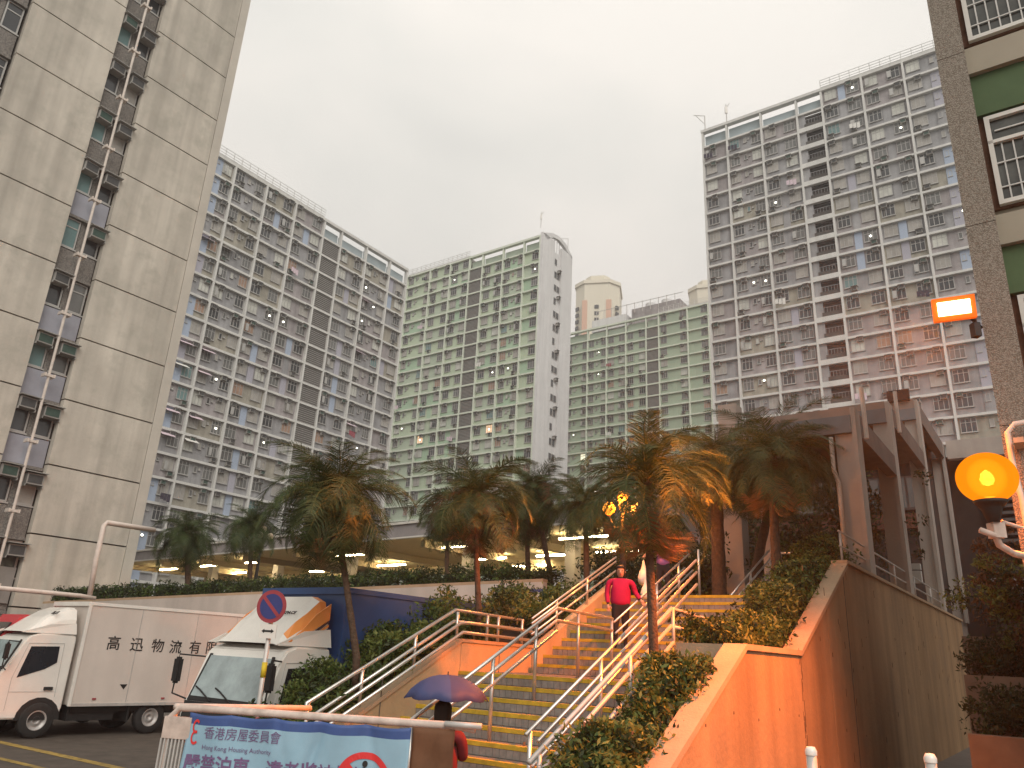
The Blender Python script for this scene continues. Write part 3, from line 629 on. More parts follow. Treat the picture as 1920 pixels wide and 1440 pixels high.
# ---------------------------------------------------------------- stair
st = thing('stair', 'wide concrete stair with yellow nosings climbing between silver handrails', 'stairs', tuple(O_), GRID)
T0 = -2.56; RI, TR = .15, .30; NS1 = 14
tile = MB().box(0, .094, 0, .012, 0, .094).mesh('riser_tile', M['tile'], bevel=0)
rows = []
def flight(t0, z0, n, sa, sb, nm):
    mb = MB()
    for i in range(n):
        mb.box(sa, sb, t0+i*TR, t0+n*TR, z0+i*RI, z0+(i+1)*RI)
    build(mb, 'step_body', M['step'], st)
    for i in range(n):
        z = z0+(i+1)*RI
        build(MB().box(sa, sb, t0+i*TR-.015, t0+i*TR+.06, z-.045, z+.006), 'nosing', M['yellow'], st)
        build(MB().box(sa, sb, t0+i*TR-.003, t0+i*TR-.001, z-RI, z-.046), 'riser_grout', M['grout'], st)
        s_ = sa+.01
        while s_ < sb-.1: rows.append((s_, t0+i*TR-.014, z-RI+.006)); s_ += .1
flight(T0, 0, NS1, -1.62, 1.62, 1)
build(MB().box(-1.62, 1.62, T0+NS1*TR, 3.2, 0, 2.1), 'landing', M['step'], st)
flight(3.2, 2.1, 10, -1.5, 1.62, 2)
build(MB().box(-1.5, 1.7, 6.2, 9, 0, 3.6), 'landing', M['step'], st)
vis = [r_ for r_ in rows if r_[2] > .62 and r_[2] < 2.2]; vis = vis[:300]; rest = [r_ for r_ in rows if r_ not in set(vis)]
for r_ in vis: obj('riser_tile', tile, st, r_)
mb = MB()
for r_ in rest: mb.box(r_[0], r_[0]+.094, r_[1], r_[1]+.012, r_[2], r_[2]+.094)
stuff(build(mb, 'riser_tiles', M['tile'], st))
# left parapet: sloping, then level along the landing, sloping again
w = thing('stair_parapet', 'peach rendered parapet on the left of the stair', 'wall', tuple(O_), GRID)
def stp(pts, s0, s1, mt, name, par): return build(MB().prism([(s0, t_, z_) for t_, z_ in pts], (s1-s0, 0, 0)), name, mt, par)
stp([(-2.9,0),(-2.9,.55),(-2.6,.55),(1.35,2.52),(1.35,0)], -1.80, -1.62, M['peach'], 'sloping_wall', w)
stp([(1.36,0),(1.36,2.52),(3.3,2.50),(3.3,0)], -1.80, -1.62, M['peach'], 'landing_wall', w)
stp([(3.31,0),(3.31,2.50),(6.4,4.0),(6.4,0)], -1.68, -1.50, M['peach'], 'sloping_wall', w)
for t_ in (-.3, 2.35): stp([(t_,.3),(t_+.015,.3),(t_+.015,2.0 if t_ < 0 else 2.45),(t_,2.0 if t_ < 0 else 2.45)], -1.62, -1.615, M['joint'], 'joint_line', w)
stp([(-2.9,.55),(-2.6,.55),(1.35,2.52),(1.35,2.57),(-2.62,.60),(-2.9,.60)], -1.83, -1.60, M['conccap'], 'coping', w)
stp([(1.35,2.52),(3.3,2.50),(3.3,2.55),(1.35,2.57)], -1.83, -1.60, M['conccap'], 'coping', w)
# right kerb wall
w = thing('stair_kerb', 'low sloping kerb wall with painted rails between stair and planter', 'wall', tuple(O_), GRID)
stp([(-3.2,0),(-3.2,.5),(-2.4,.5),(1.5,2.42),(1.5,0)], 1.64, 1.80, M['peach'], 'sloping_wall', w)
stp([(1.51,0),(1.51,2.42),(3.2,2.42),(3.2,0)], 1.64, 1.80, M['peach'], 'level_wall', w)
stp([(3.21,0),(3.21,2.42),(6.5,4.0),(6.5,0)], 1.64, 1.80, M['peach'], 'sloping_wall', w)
def rl(s, pts): return [E(s, t_, z_) for t_, z_ in pts]
zr = lambda t_: 2.34+.48*t_
rail_thing('handrail', 'silver three bar handrail down the middle of the lower flight of stairs', [rl(0, [(-1.47, zr(-1.47)), (1.5, 3.04), (3.2, 3.0)]), rl(.0, [(-1.2, zr(-1.2)-.17), (1.5, 2.87), (3.2, 2.82)]), rl(.0, [(-.95, zr(-.95)-.33), (.0, 2.0), (1.5, 2.72)])],
   [(E(0, t_, zz), E(0, t_, zr(t_))) for t_, zz in ((-1.44, .55), (0, 1.35), (.97, 1.8))] + [(E(0, 2.12, 2.1), E(0, 2.12, 3.03)), (E(0, 3.18, 2.1), E(0, 3.18, 3.0))])
rail_thing('handrail', 'silver three bar handrail on the right of the lower flight', [rl(1.5, [(-1.43, 1.62), (3.1, 3.98-.1)]), rl(1.5, [(-1.2, 1.55), (3.1, 3.70)]), rl(1.5, [(-1.3, 1.32), (3.1, 3.52)])],
   [(E(1.5, t_, .4+.5*(t_+2.0)), E(1.5, t_, 2.33+.5*t_)) for t_ in (-1.35, .1)], .02)
rail_thing('handrail', 'silver handrail up the middle of the upper flight with tall posts at its top', [rl(0, [(3.25, 2.95), (6.43, 4.45)]), rl(0, [(3.3, 2.78), (6.2, 4.15)]), rl(0, [(3.4, 2.62), (6.6, 4.15)])],
   [(E(0, 4.9, 3.0), E(0, 4.9, 3.73)), (E(0, 5.9, 3.45), E(0, 5.9, 4.2)), (E(.15, 6.55, 3.6), E(.15, 6.55, 4.55))], .018)
rail_thing('handrail', 'silver handrail on the left parapet of the upper flight ending at a tall post', [rl(-1.57, [(3.2, 2.98), (6.3, 4.42)]), rl(-1.57, [(3.2, 2.90), (6.3, 4.33)]), rl(-1.57, [(3.2, 2.72), (6.3, 4.14)])],
   [(E(-1.57, t_, 2.5+.48*(t_-3.3)), E(-1.57, t_, 2.98+.46*(t_-3.2))) for t_ in (4.0, 5.1)] + [(E(-1.45, 6.35, 3.6), E(-1.45, 6.35, 4.6))], .02)
rail_thing('handrail', 'silver tubular guard rail along the outer edge of the left parapet', [rl(-1.75, [(-1.45, 1.60), (-1.45, 1.68), (1.32, 2.99), (3.2, 2.95)]), rl(-1.75, [(-1.4, 1.50), (1.3, 2.82), (3.2, 2.80)]), rl(-1.62, [(-1.6, 1.36), (1.3, 2.79), (1.5, 2.81), (3.3, 2.77)]), rl(-1.56, [(-1.6, 1.26), (1.3, 2.66), (3.3, 2.62)])],
   [(E(-1.75, t_, .6+.5*(t_+2.6)), E(-1.75, t_, 2.37+.48*t_)) for t_ in (-1.42, -.55, .45)] + [(E(-1.7, t_, 2.5), E(-1.7, t_, 2.96)) for t_ in (1.32, 2.1, 2.4, 3.1)] , .025)
rail_thing('handrail', 'thick orange lit guard rail on the kerb between the stair and the right planter', [rl(1.76, [(-1.75, 1.42), (1.55, 3.05), (2.65, 3.0), (2.75, 2.92), (2.65, 2.78), (1.6, 2.82)]), rl(1.76, [(-1.75, 1.22), (1.55, 2.84)]), rl(1.80, [(-1.7, 1.02), (1.5, 2.62)])],
   [(E(1.78, t_, .8+.5*(t_+1.85)), E(1.78, t_, 2.28+.5*t_)) for t_ in (-1.6, .3, 1.55)], .026, 'galv', .024)
build(MB().box(-.16, .16, -.02, .10, -.01, .02).box(-.16, -.13, -.05, .05, .02, .09), 'bracket', M['galv'])
bpy.data.objects.remove(bpy.data.objects['bracket.001'] if 'bracket.001' in bpy.data.objects else bpy.data.objects['bracket'])
# third rail higher up on the right
rail_thing('handrail', 'silver handrail of the back steps between the orange trunks', [[PX(1366, 1122, 16.5), PX(1442, 1032, 18.4)], [PX(1374, 1130, 16.5), PX(1446, 1046, 18.4)], [PX(1392, 1132, 16.5), PX(1458, 1055, 18.4)]], [(PX(1409, 1130, 17.4), PX(1407, 1074, 17.4)), (PX(1450, 1110, 18.4), PX(1447, 1030, 18.4))], .02)
rail_thing('handrail', 'level silver guard rail at the top of the right planter', [[PX(1462, 1037, 17), PX(1556, 1037, 17)], [PX(1462, 1052, 17), PX(1556, 1050, 17)]], [(PX(1556, 1035, 17), PX(1555, 1062, 17)), (PX(1463, 1035, 17), PX(1463, 1062, 17))], .024)

# ---------------------------------------------------------------- stepped covered stair (right) and its columns
g = thing('covered_walkway', 'stepped concrete roof on four tall blade columns above the big retaining wall', 'shelter', tuple(O_), GRID)
for i, (t_, zt, zc_) in enumerate([(9.45, 7.42, 8.0), (14.2, 8.95, 9.55), (20.2, 10.7, 11.4), (26.2, 10.7, 11.4)]):
    build(MB().box(2.32, 2.72, t_, t_+.35, 3.4, zt).box(2.70, 2.80, t_-.10, t_+.42, 4.345, zc_), 'column', M['column'], g)
    if i < 3:
        t2 = [14.2, 20.2, 26.2][i]; sl_ = .75 if i == 0 else 1.2
        build(MB().box(sl_, 2.70, t_-.12, t_+.12, zt, zt+.40), 'fascia', M['fasc'], g)
        build(MB().box(sl_, 2.70, t_-.08, t_+.14, zt+.402, zc_+.02), 'fascia_top', M['fasct'], g)
        build(MB().box(2.55, 2.80, t_+.45, t2-.12, zt, zc_-.04), 'edge_beam', M['dkbeam'], g)
        build(MB().box(sl_, 2.54, t_+.15, t2+.3, zc_-.28, zc_-.08), 'roof_slab', M['dkbeam'], g)
build(MB().box(2.9, 15, 26.3, 26.7, 10.7, 11.45), 'edge_beam', M['column'], g)
build(MB().box(2.9, 15, 26.7, 32, 11.1, 11.35), 'roof_slab', M['dkbeam'], g)
for s_, t_, z_ in ((2.95, 9.6, 7.6), (2.95, 14.4, 9.0)): build(MB().tube([(s_, t_, z_-.3), (s_, t_, z_+.9)], .05), 'vent_pipe', M['pipe'], g)
build(MB().box(1.9, 2.6, 20.0, 20.15, 11.4, 11.8), 'roof_grille', M['darkb'], g)
build(MB().tube([(2.25, 9.35, 7.35), (2.25, 9.35, 6.6), (2.33, 9.33, 6.3), (2.33, 9.33, 4.2)], .05), 'downpipe', M['pipe'], g, smooth=True)
tag(build(MB().box(-.14, .14, -.1, .1, 0, .34).box(-.14, .14, -.09, .1, .38, .55), 'wall_box', M['frameW'], None, tuple(E(2.55, 17, 4.9)), (0, 0, GRID)), 'small white box on the wall top between the second and third blade columns', 'box')

# ---------------------------------------------------------------- dark shops behind the palms and under the right roof
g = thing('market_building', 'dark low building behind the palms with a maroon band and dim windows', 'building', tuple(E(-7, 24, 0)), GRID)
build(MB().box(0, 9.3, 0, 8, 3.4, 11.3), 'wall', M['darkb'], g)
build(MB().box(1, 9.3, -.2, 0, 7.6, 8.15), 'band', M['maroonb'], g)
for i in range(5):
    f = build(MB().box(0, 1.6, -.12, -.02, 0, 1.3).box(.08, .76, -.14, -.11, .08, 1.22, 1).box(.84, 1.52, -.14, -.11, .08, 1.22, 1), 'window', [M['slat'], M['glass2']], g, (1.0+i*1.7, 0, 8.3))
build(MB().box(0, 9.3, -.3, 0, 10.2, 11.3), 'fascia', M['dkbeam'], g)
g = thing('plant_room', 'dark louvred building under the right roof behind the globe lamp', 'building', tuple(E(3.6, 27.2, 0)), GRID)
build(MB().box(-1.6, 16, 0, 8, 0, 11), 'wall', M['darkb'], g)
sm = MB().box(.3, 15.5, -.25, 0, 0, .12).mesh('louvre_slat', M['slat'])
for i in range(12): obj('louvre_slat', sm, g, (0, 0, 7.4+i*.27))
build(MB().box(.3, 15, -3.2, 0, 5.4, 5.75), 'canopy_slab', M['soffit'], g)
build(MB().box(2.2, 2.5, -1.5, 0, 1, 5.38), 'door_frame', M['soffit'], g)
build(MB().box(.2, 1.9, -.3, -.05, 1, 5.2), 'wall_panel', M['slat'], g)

# ---------------------------------------------------------------- lit canopy over the plaza
def canopy():
    FL, FR, BR, BL = (-40, 15.4), (-2.5, 11.7), (-4.9, 19.9), (-40, 22.5)
    g = thing('plaza_canopy', 'long low covered walkway with a glowing warm ceiling and rows of fluorescent tubes', 'shelter', tuple(O_), GRID)
    P = lambda q, z: (q[0], q[1], z)
    def slab(z0, z1, name, mt, off=0):
        mb = MB(); q = [(FL[0], FL[1]-off), (FR[0]+off, FR[1]-off), (BR[0]+off, BR[1]+off), (BL[0], BL[1]+off)]
        mb.prism([P(a, z0) for a in q], (0, 0, z1-z0)); build(mb, name, mt, g)
    slab(6.34, 6.80, 'roof_slab', M['canopy']); slab(6.81, 6.90, 'roof_rim', M['canopyrim'], .08); 
    mb = MB(); mb.prism([P((FL[0], FL[1]+.1), 6.28), P((FR[0]-.1, FR[1]+.1), 6.28), P((BR[0]-.1, BR[1]), 6.28), P(BL, 6.28)], (0, 0, .055)); build(mb, 'ceiling', M['ceiling'], g)
    fdv = (Vector((FR[0], FR[1], 0))-Vector((FL[0], FL[1], 0))); ln = fdv.length; an = atan2(fdv.y, fdv.x)
    build(MB().box(0, ln, -.02, .08, 6.29, 6.345), 'edge_trim', M['canopyrim'], g, (FL[0], FL[1], 0), (0, 0, an))
    bm_ = MB().box(-.12, .12, 0, 6.6, 6.02, 6.275).mesh('ceiling_beam', M['beam'])
    for i in range(9): obj('ceiling_beam', bm_, g, (-5.2-i*4.1, 12.6+i*.4, 0), (0, 0, R(-6)))
    build(MB().box(0, 35, -.1, .1, 5.9, 6.27), 'ceiling_beam', M['beam'], g, (-40, 22.2, 0), (0, 0, R(-4)))
    cm = MB().box(-.2, .2, -.2, .2, 3.5, 6.27).mesh('column', M['column'])
    for s_, t_ in ((-7.6, 14.6), (-12.9, 15.6), (-20.5, 16.6), (-26.5, 17.3), (-33, 18)): obj('column', cm, g, (s_, t_, 0))
    tb = MB().tube([(-.95, 0, -.16), (.95, 0, -.16)], .030).box(-.76, .76, -.02, .02, -.12, -.09, 1).box(-.6, -.56, -.02, .02, -.1, .01, 1).box(.56, .6, -.02, .02, -.1, .01, 1).mesh('fluorescent_lamp', [M['tube'], M['tubefix']])
    spots = [(-6.6, 13.55), (-7.0, 16.8), (-12.5, 14.2), (-19.8, 18.45), (-13.4, 17.5), (-26.5, 15.9), (-26.2, 19.8), (-19.0, 15.0), (-36, 17.1), (-13.0, 20.0), (-9.9, 17.2), (-33, 19.5), (-31, 16.4)]
    TL = ['front fluorescent tube nearest the right end of the plaza canopy', 'fluorescent tube behind and just right of the front right tube above the magenta woman', 'front fluorescent tube above the bronze tinted palm', 'fluorescent tube low between drooping palm and bronze palm', 'fluorescent tube just right of the canopy column behind the bronze palm', 'front fluorescent tube beside the pale unlit lamp globes', 'rear fluorescent tube behind the drooping palm trunk', 'front fluorescent tube above the blue truck box', 'fluorescent tube farthest left, beside the concrete tower corner', 'rear fluorescent tube over the right end of the hedge', 'rear fluorescent tube behind the twin palm trunks', 'rear fluorescent tube behind the smallest palm', 'front fluorescent tube between the smallest palm and the concrete tower']
    for s_, t_ in spots:
        o = obj('fluorescent_lamp', tb, None, tuple(E(s_, t_, 6.27)), (0, 0, GRID+R(-4)))
        tag(o, TL[spots.index((s_, t_))], 'ceiling lamp', 'fluorescent tubes under the plaza canopy')
canopy()
c = build(MB().box(-.24, .24, -.24, .24, 3.5, 8.9), 'concrete_column', M['column'], None, tuple(PX(1380, 1000, 20.3).xy.to_3d()), (0, 0, GRID)); tag(c, 'tall square concrete column behind the orange lit palm trunk', 'column')
c = build(MB().box(-.12, .12, -.12, .12, 3.5, 6.0), 'concrete_column', M['endwall'], None, tuple(PX(1443, 1030, 19.5).xy.to_3d()), (0, 0, GRID)); tag(c, 'short pale post beside the slim orange palm trunk on the right', 'column')
# people-free planter beds behind: soil slopes
structure(build(MB().prism([E(-1.8, -1.9, .7), E(-1.8, 1.3, 2.35), E(-1.8, 3.3, 2.5), E(-1.8, 7, 3.4), E(-4.6, 7, 3.4), E(-3.0, 1.3, 2.2), E(-3.0, -1.9, .7)], (0, 0, -2)), 'planting_slope', M['soil']))
structure(build(MB().prism([E(1.82, -2.6, .7), E(1.82, 1.35, 2.1), E(2.56, 1.35, 2.1), E(2.56, -2.6, .7)], (0, 0, -2)), 'planting_slope', M['soil']))
structure(build(MB().prism([E(1.82, 1.56, 2.35), E(1.82, 3.4, 2.45), E(1.7, 7.2, 3.7), E(1.7, 9.2, 4.1), E(2.56, 9.2, 4.1), E(2.56, 7.0, 3.9), E(2.56, 3.6, 2.4), E(2.56, 1.56, 2.35)], (0, 0, -2)), 'planting_slope', M['soil']))

# ---------------------------------------------------------------- trucks
def truck(name, label, wheel_or, rz, boxm, blen, blue=False, kind=0):
    g = thing(name, label, 'truck', wheel_or, rz)
    wm = M['white']; hw = .93
    # cab shell as a profile with window openings filled by proud glass
    prof = [(.02,.42),(0,1.0),(.03,1.42),(.10,1.52),(.40,2.16),(.50,2.27),(.70,2.33),(1.52,2.34),(1.56,2.25),(1.56,.62),(1.50,.50),(1.50,.44)]
    mb = MB(); mb.prism([(-hw, y, z) for y, z in prof], (2*hw, 0, 0)); build(mb, 'cab', wm, g, bevel=.035)
    # windscreen, tilted; slightly proud
    ws = MB(); ws.prism([(-.80, .105, 1.56), (.80, .105, 1.56), (.74, .375, 2.14), (-.74, .375, 2.14)], (0, -.022, .01)); build(ws, 'windscreen', M['windscreen'], g)
    sf = MB(); 
    sf.prism([(-.86, .085, 1.50), (.86, .085, 1.50), (.80, .12, 1.585), (-.80, .12, 1.585)], (0, -.02, .008))
    sf.prism([(-.86, .085, 1.50), (-.79, .085, 1.50), (-.73, .385, 2.17), (-.79, .385, 2.17)], (0, -.018, .008)); sf.prism([(.79, .085, 1.50), (.86, .085, 1.50), (.79, .385, 2.17), (.73, .385, 2.17)], (0, -.018, .008))
    build(sf, 'windscreen_seal', M['black'], g)
    build(MB().prism([(-.82, -.018, 1.27), (.82, -.018, 1.27), (.87, .055, 1.5), (-.87, .055, 1.5)], (0, -.02, .0)), 'front_panel', M['black'], g)
    for k in (-1, 0): build(MB().tube([(-.1+k*.5+.35, .05, 1.52), (-.45+k*.5+.35, .10, 1.66), (-.55+k*.5+.3, .13, 1.70)], .012, 0, 5), 'wiper', M['black'], g)
    for s in (-1, 1):
        x = s*(hw+.004)
        build(MB().prism([(x, .40, 1.33), (x, .50, 2.04) if 0 else (x, .56, 2.03), (x, 1.20, 2.05), (x, 1.22, 1.68), (x, .98, 1.53)], (s*.006, 0, 0)), 'side_window', M['cabglass'], g)
        dl = MB()
        for a, b in (((.30, .62), (.30, 1.32)), ((.30, 1.32), (.50, 2.10)), ((.50, 2.10), (1.30, 2.12)), ((1.30, 2.12), (1.34, .9)), ((.30, 1.02), (1.34, 1.02))):
            dl.tube([(x, a[0], a[1]), (x, b[0], b[1])], .006, 0, 4)
        build(dl, 'door_seam', M['galv'], g)
        build(MB().box(min(x, x+s*.03), max(x, x+s*.03), 1.05, 1.25, 1.06, 1.13), 'door_handle', M['black'], g)
        # mirror
        mm = build(MB().box(s*(hw+.20)-.09, s*(hw+.20)+.09, -.06, .02, 1.72, 2.10), 'mirror', M['black'], g, bevel=.03)
        build(MB().tube([(s*hw, .12, 1.50), (s*(hw+.2), -.04, 1.58), (s*(hw+.2), -.03, 1.8)], .014, 0, 5).tube([(s*hw, .3, 2.12), (s*(hw+.2), -.02, 2.14), (s*(hw+.2), -.03, 2.05)], .012, 0, 5), 'mirror_arm', M['black'], mm)
        # lamp and arch
        build(MB().box(s*.72-.16, s*.72+.16, -.03, .03, .72, .92), 'headlight', M['windscreen'], g, bevel=.02)
        for wy in (1.05, 1.05+2.78):
            arch = MB().prism([(s*hw*(.62), wy+.50*math.cos(R(a)), .40+.50*math.sin(R(a))) for a in range(0, 181, 20)], (s*hw*.39, 0, 0))
            if wy < 2: build(arch, 'wheel_arch', M['black'], g)
            w = thing_part = bpy.data.objects.new('wheel', None); COL.objects.link(w); w.parent = g; w.location = (s*(hw-.075), wy, .39); w.rotation_euler = (0, R(90)*s, 0)
            build(MB().lathe([(.22,-.11),(.36,-.12),(.39,-.09),(.39,.09),(.36,.12),(.22,.11)], (0,0,0), 0, 24), 'tyre', M['rubber'], w, smooth=True)
            build(MB().lathe([(0,.02),(.06,.05),(.09,.085),(.12,.03),(.17,.04),(.20,.11),(.23,.11),(.23,-.1),(0,-.1)], (0,0,0), 0, 20), 'rim', M['rim'], w, smooth=True)
    build(MB().box(-.92, .92, -.06, .12, .36, .66), 'bumper', wm if not blue else wm, g, bevel=.03)
    build(MB().box(-.5, .5, -.02, .0, 1.02, 1.22), 'grille', M['black'], g)
    # chassis
    ch = MB().box(-.45, .45, 1.4, 1.7+blen-.1, .45, .68).box(-.85, .85, 1.75, 2.9, .35, .7).box(-.95, .95, 3.2, 3.25, .3, .7).box(-.9, .9, 1.68+blen-.4, 1.68+blen-.1, .35, .7).box(-.85, -.80, 1.8, 1.65+blen, .5, .72).box(.86, .90, 1.8, 1.65+blen, .55, .72)
    build(ch, 'chassis', M['black'], g)
    # box body
    bw = 1.03; zt = 3.12 if not blue else 3.22
    build(MB().box(-bw, bw, 1.67, 1.67+blen, .71, zt), 'cargo_box', M[boxm], g, bevel=.02)
    ed = M['white'] if not blue else M['truckblue']
    for s in (-1, 1): build(MB().box(s*bw-.02, s*bw+.02, 1.64, 1.70+blen, zt-.06, zt+.02), 'edge_rail', ed, g)
    for s in (-1, 1): build(MB().box(s*bw-.025, s*bw+.025, 1.64, 1.71, .70, zt), 'corner_post', ed, g)
    build(MB().box(-bw-.01, bw+.01, 1.63, 1.67, zt-.08, zt+.025), 'edge_rail', ed, g)
    for s in (-1, 1): build(MB().box(s*bw-.02, s*bw+.02, 1.66, 1.68+blen, .69, .76), 'edge_rail', M['galv'] if not blue else ed, g)
    # roof deflector: loft of cross sections
    mb = MB(); secs = []
    zt2 = 2.98 if not blue else 3.08
    for y, zz, hw2 in ((.42, 2.36, .74), (.62, 2.52, .76), (.85, 2.72, .78), (1.1, 2.88, .80), (1.35, zt2, .82), (1.50, zt2, .83), (1.52, 2.45 , .83)):
        secs.append([(-hw2-.06, y, 2.33), (-hw2, y, 2.33+(zz-2.33)*.55), (-hw2+.10, y, 2.33+(zz-2.33)*.9), (-hw2+.30, y, zz), (hw2-.30, y, zz), (hw2-.10, y, 2.33+(zz-2.33)*.9), (hw2, y, 2.33+(zz-2.33)*.55), (hw2+.06, y, 2.33)])
    b = 0
    for q in secs: mb.v += q
    for i in range(len(secs)-1):
        for k in range(7): mb.f.append([i*8+k, i*8+k+1, (i+1)*8+k+1, (i+1)*8+k][::-1]); mb.m.append(0)
    mb.f.append([(len(secs)-1)*8+k for k in range(8)]); mb.m.append(0)
    if blue:
        for i in range(len(secs)-1):
            for k in range(7):
                if (k in (5, 1) and i >= 1) or (k in (4, 2) and i >= 4): mb.m[i*7+k] = 1
    df = build(mb, 'roof_deflector', [wm, M['orange']], g, smooth=False)
    for s in (-1, 1): build(MB().prism([(s*.80, .30, 2.34), (s*.86, .9, 2.55), (s*.90, 1.48, 2.60), (s*.93, 1.52, 2.34)], (s*.035, 0, 0)), 'side_fin', wm, df)
    if blue:
        for s in (-1, 1):
            sx = s*.845
            build(MB().prism([(sx, .55, 2.39), (sx, .85, 2.56), (sx, 1.15, 2.80), (sx, 1.51, 2.98), (sx, 1.51, 2.74), (sx, 1.1, 2.56), (sx, .75, 2.40)], (s*.02, 0, 0)), 'livery_panel', M['orange'], df)
            for k in range(6):
                build(MB().prism([(sx, .82+k*.05, 2.385+.0*k), (sx, 1.50, 2.735-k*.062), (sx, 1.50, 2.70-k*.062), (sx, .84+k*.05, 2.37)], (s*.022, 0, 0)), 'livery_stripe', M['orange' if k % 2 else 'darkline'], df)
        tm = text_mesh('NU-SPACE', .10, M['ink'])
        o = obj('lettering', tm, df, (.10, .93, 2.80), (R(38), 0, 0))
    else:
        o = obj('lettering', text_mesh('高迅', .13, M['ink']), df, (.60, .95, 2.80), (R(40), 0, R(10)))
        for ch_, (yy, zz) in zip('高迅物流有限公司', [(2.27, 2.05), (2.88, 2.04), (3.46, 2.03), (3.97, 2.02), (4.54, 2.03), (5.04, 2.04), (5.6, 2.04), (6.1, 2.04)]):
            obj('lettering', text_mesh(ch_, .36, M['ink'], .002, bold=.010), g, (bw+.004, yy, zz), (R(90), 0, R(90)))
        build(MB().prism([(bw, 2.82, 1.20), (bw, 3.02, 1.20), (bw, 2.94, 1.08)], (.006, 0, 0)), 'side_marker', M['ink'], g)
        for yy in (3.05, 4.66, 5.9): build(MB().box(bw-.01, bw+.006, yy, yy+.02, .78, 3.06), 'panel_seam', M['galv'], g)
        mb = MB()
        for i in range(34):
            for zz in (.80, 3.04): mb.box(bw, bw+.006, 1.75+i*.15, 1.765+i*.15, zz, zz+.015)
        build(mb, 'rivet_rows', M['galv'], g)
        for yy in (2.2, 4.0, 6.2): build(MB().box(bw, bw+.02, yy, yy+.09, .84, .88), 'side_lamp', M['signred'], g)
        build(MB().box(-.28, .28, -.075, -.06, .44, .56), 'number_plate', M['white'], g)
    if blue:
        for c_ in list(g.children):
            nm = c_.name.split('.')[0]
            if nm in ('cab','windscreen','windscreen_seal','front_panel','wiper','side_window','door_seam','door_handle','bumper','grille','roof_deflector'): c_.scale = (1, .76, 1)
            if nm in ('cargo_box','edge_rail','corner_post'): c_.location.y -= .38
            if nm in ('wheel','wheel_arch') : c_.location.y -= .25 if c_.location.y < 2 else .1
    return g
bx = Vector((math.cos(R(39)), -math.sin(R(39)), 0)); by = Vector((math.sin(R(39)), math.cos(R(39)), 0))
wp = Vector((-10.798, 19.898, 0)); truck('box_truck', 'white box truck with black Chinese lettering parked at far left', tuple(wp - bx*.95 - by*1.05), R(-39), 'boxw', 5.1)
bx = Vector((math.cos(R(37)), -math.sin(R(37)), 0)); by = Vector((math.sin(R(37)), math.cos(R(37)), 0))
P2_ = Vector((-2.40, 12.42, 0)); truck('box_truck', 'white cab truck with blue box and orange striped roof deflector facing the viewer', tuple(P2_ - bx*1.03 - by*1.29), R(-37), 'truckblue', 5.2, blue=True)
g = thing('van', 'red van roof just showing at the far left behind the white truck', 'van', tuple(PX(-105, 1340, 24.5).xy.to_3d()), R(-39)); g.scale = (1, 1, 1.13)
build(MB().prism([(-.85, 0, .4), (-.85, 0, 1.2), (-.85, .9, 2.45), (-.85, 4.4, 2.45), (-.85, 4.6, .4)], (1.7, 0, 0)), 'body', M['red'], g, bevel=.08)
build(MB().prism([(-.7, .12, 1.4), (.7, .12, 1.4), (.65, .75, 2.25), (-.65, .75, 2.25)], (0, -.03, .02)), 'windscreen', M['cabglass'], g)
for s in (-1, 1): build(MB().box(s*.86-.005, s*.86+.005, 1.0, 4.0, 1.4, 2.1), 'side_window', M['cabglass'], g)
wl = MB().lathe([(0,-.1),(.3,-.1),(.33,-.07),(.33,.07),(.3,.1),(0,.1)], (0,0,0), 0, 16).mesh('wheel', M['rubber'])
for s in (-1, 1):
    for y in (.8, 3.7): obj('wheel', wl, g, (s*.8, y, .33), (0, R(90), 0))

# ---------------------------------------------------------------- no stopping sign
sp_ = Vector((-3.094, 10.868, 0))
g = thing('road_sign', 'round blue and red no parking sign on a slim pole with a yellow band', 'sign', tuple(sp_), R(-12))
build(MB().tube([(0,.03,-.1), (0,.03,3.0)], .032), 'pole', M['galv'], g, smooth=True)
build(MB().tube([(0,.03,1.93), (0,.03,2.12)], .036), 'yellow_band', mat('yellow tape', (.6, .45, .03), .6, .2, 9), g, smooth=True)
for z_ in (1.0, 1.35): build(MB().tube([(0,.03,z_), (0,.03,z_+.1)], .035), 'red_band', M['signred'], g, smooth=True)
def disc(r_, y0, y1, cz, n=32): return MB().prism([(r_*math.cos(2*math.pi*i/n), y0, cz+r_*math.sin(2*math.pi*i/n)) for i in range(n)], (0, y1-y0, 0))
cz = 2.83; dsc = build(disc(.215, -.02, -.008, cz), 'disc', M['signred'], g); build(disc(.165, -.024, -.0205, cz), 'blue_face', M['signblue'], dsc)
for a in (135,):
    ca, sa = math.cos(R(a)), math.sin(R(a)); hx = Vector((ca, 0, sa))*.17; nx = Vector((-sa, 0, ca))*.022
    build(MB().prism([Vector((0, -.026 if a == 45 else -.0275, cz))+hx*i+nx*j for i, j in ((-1,-1),(1,-1),(1,1),(-1,1))], (0, .0012, 0)), 'cross_bar', M['signred'], dsc)
pp = build(MB().box(-.12, .12, -.02, -.01, 2.42, 2.60), 'plate', M['white'], g)
build(MB().box(-.05, .05, -.024, -.0205, 2.50, 2.525).prism([(-.05, -.024, 2.485), (-.05, -.024, 2.54), (-.09, -.024, 2.512)], (0, .003, 0)).prism([(.05, -.024, 2.485), (.05, -.024, 2.54), (.09, -.024, 2.512)], (0, .003, 0)), 'arrow', M['ink'], pp)

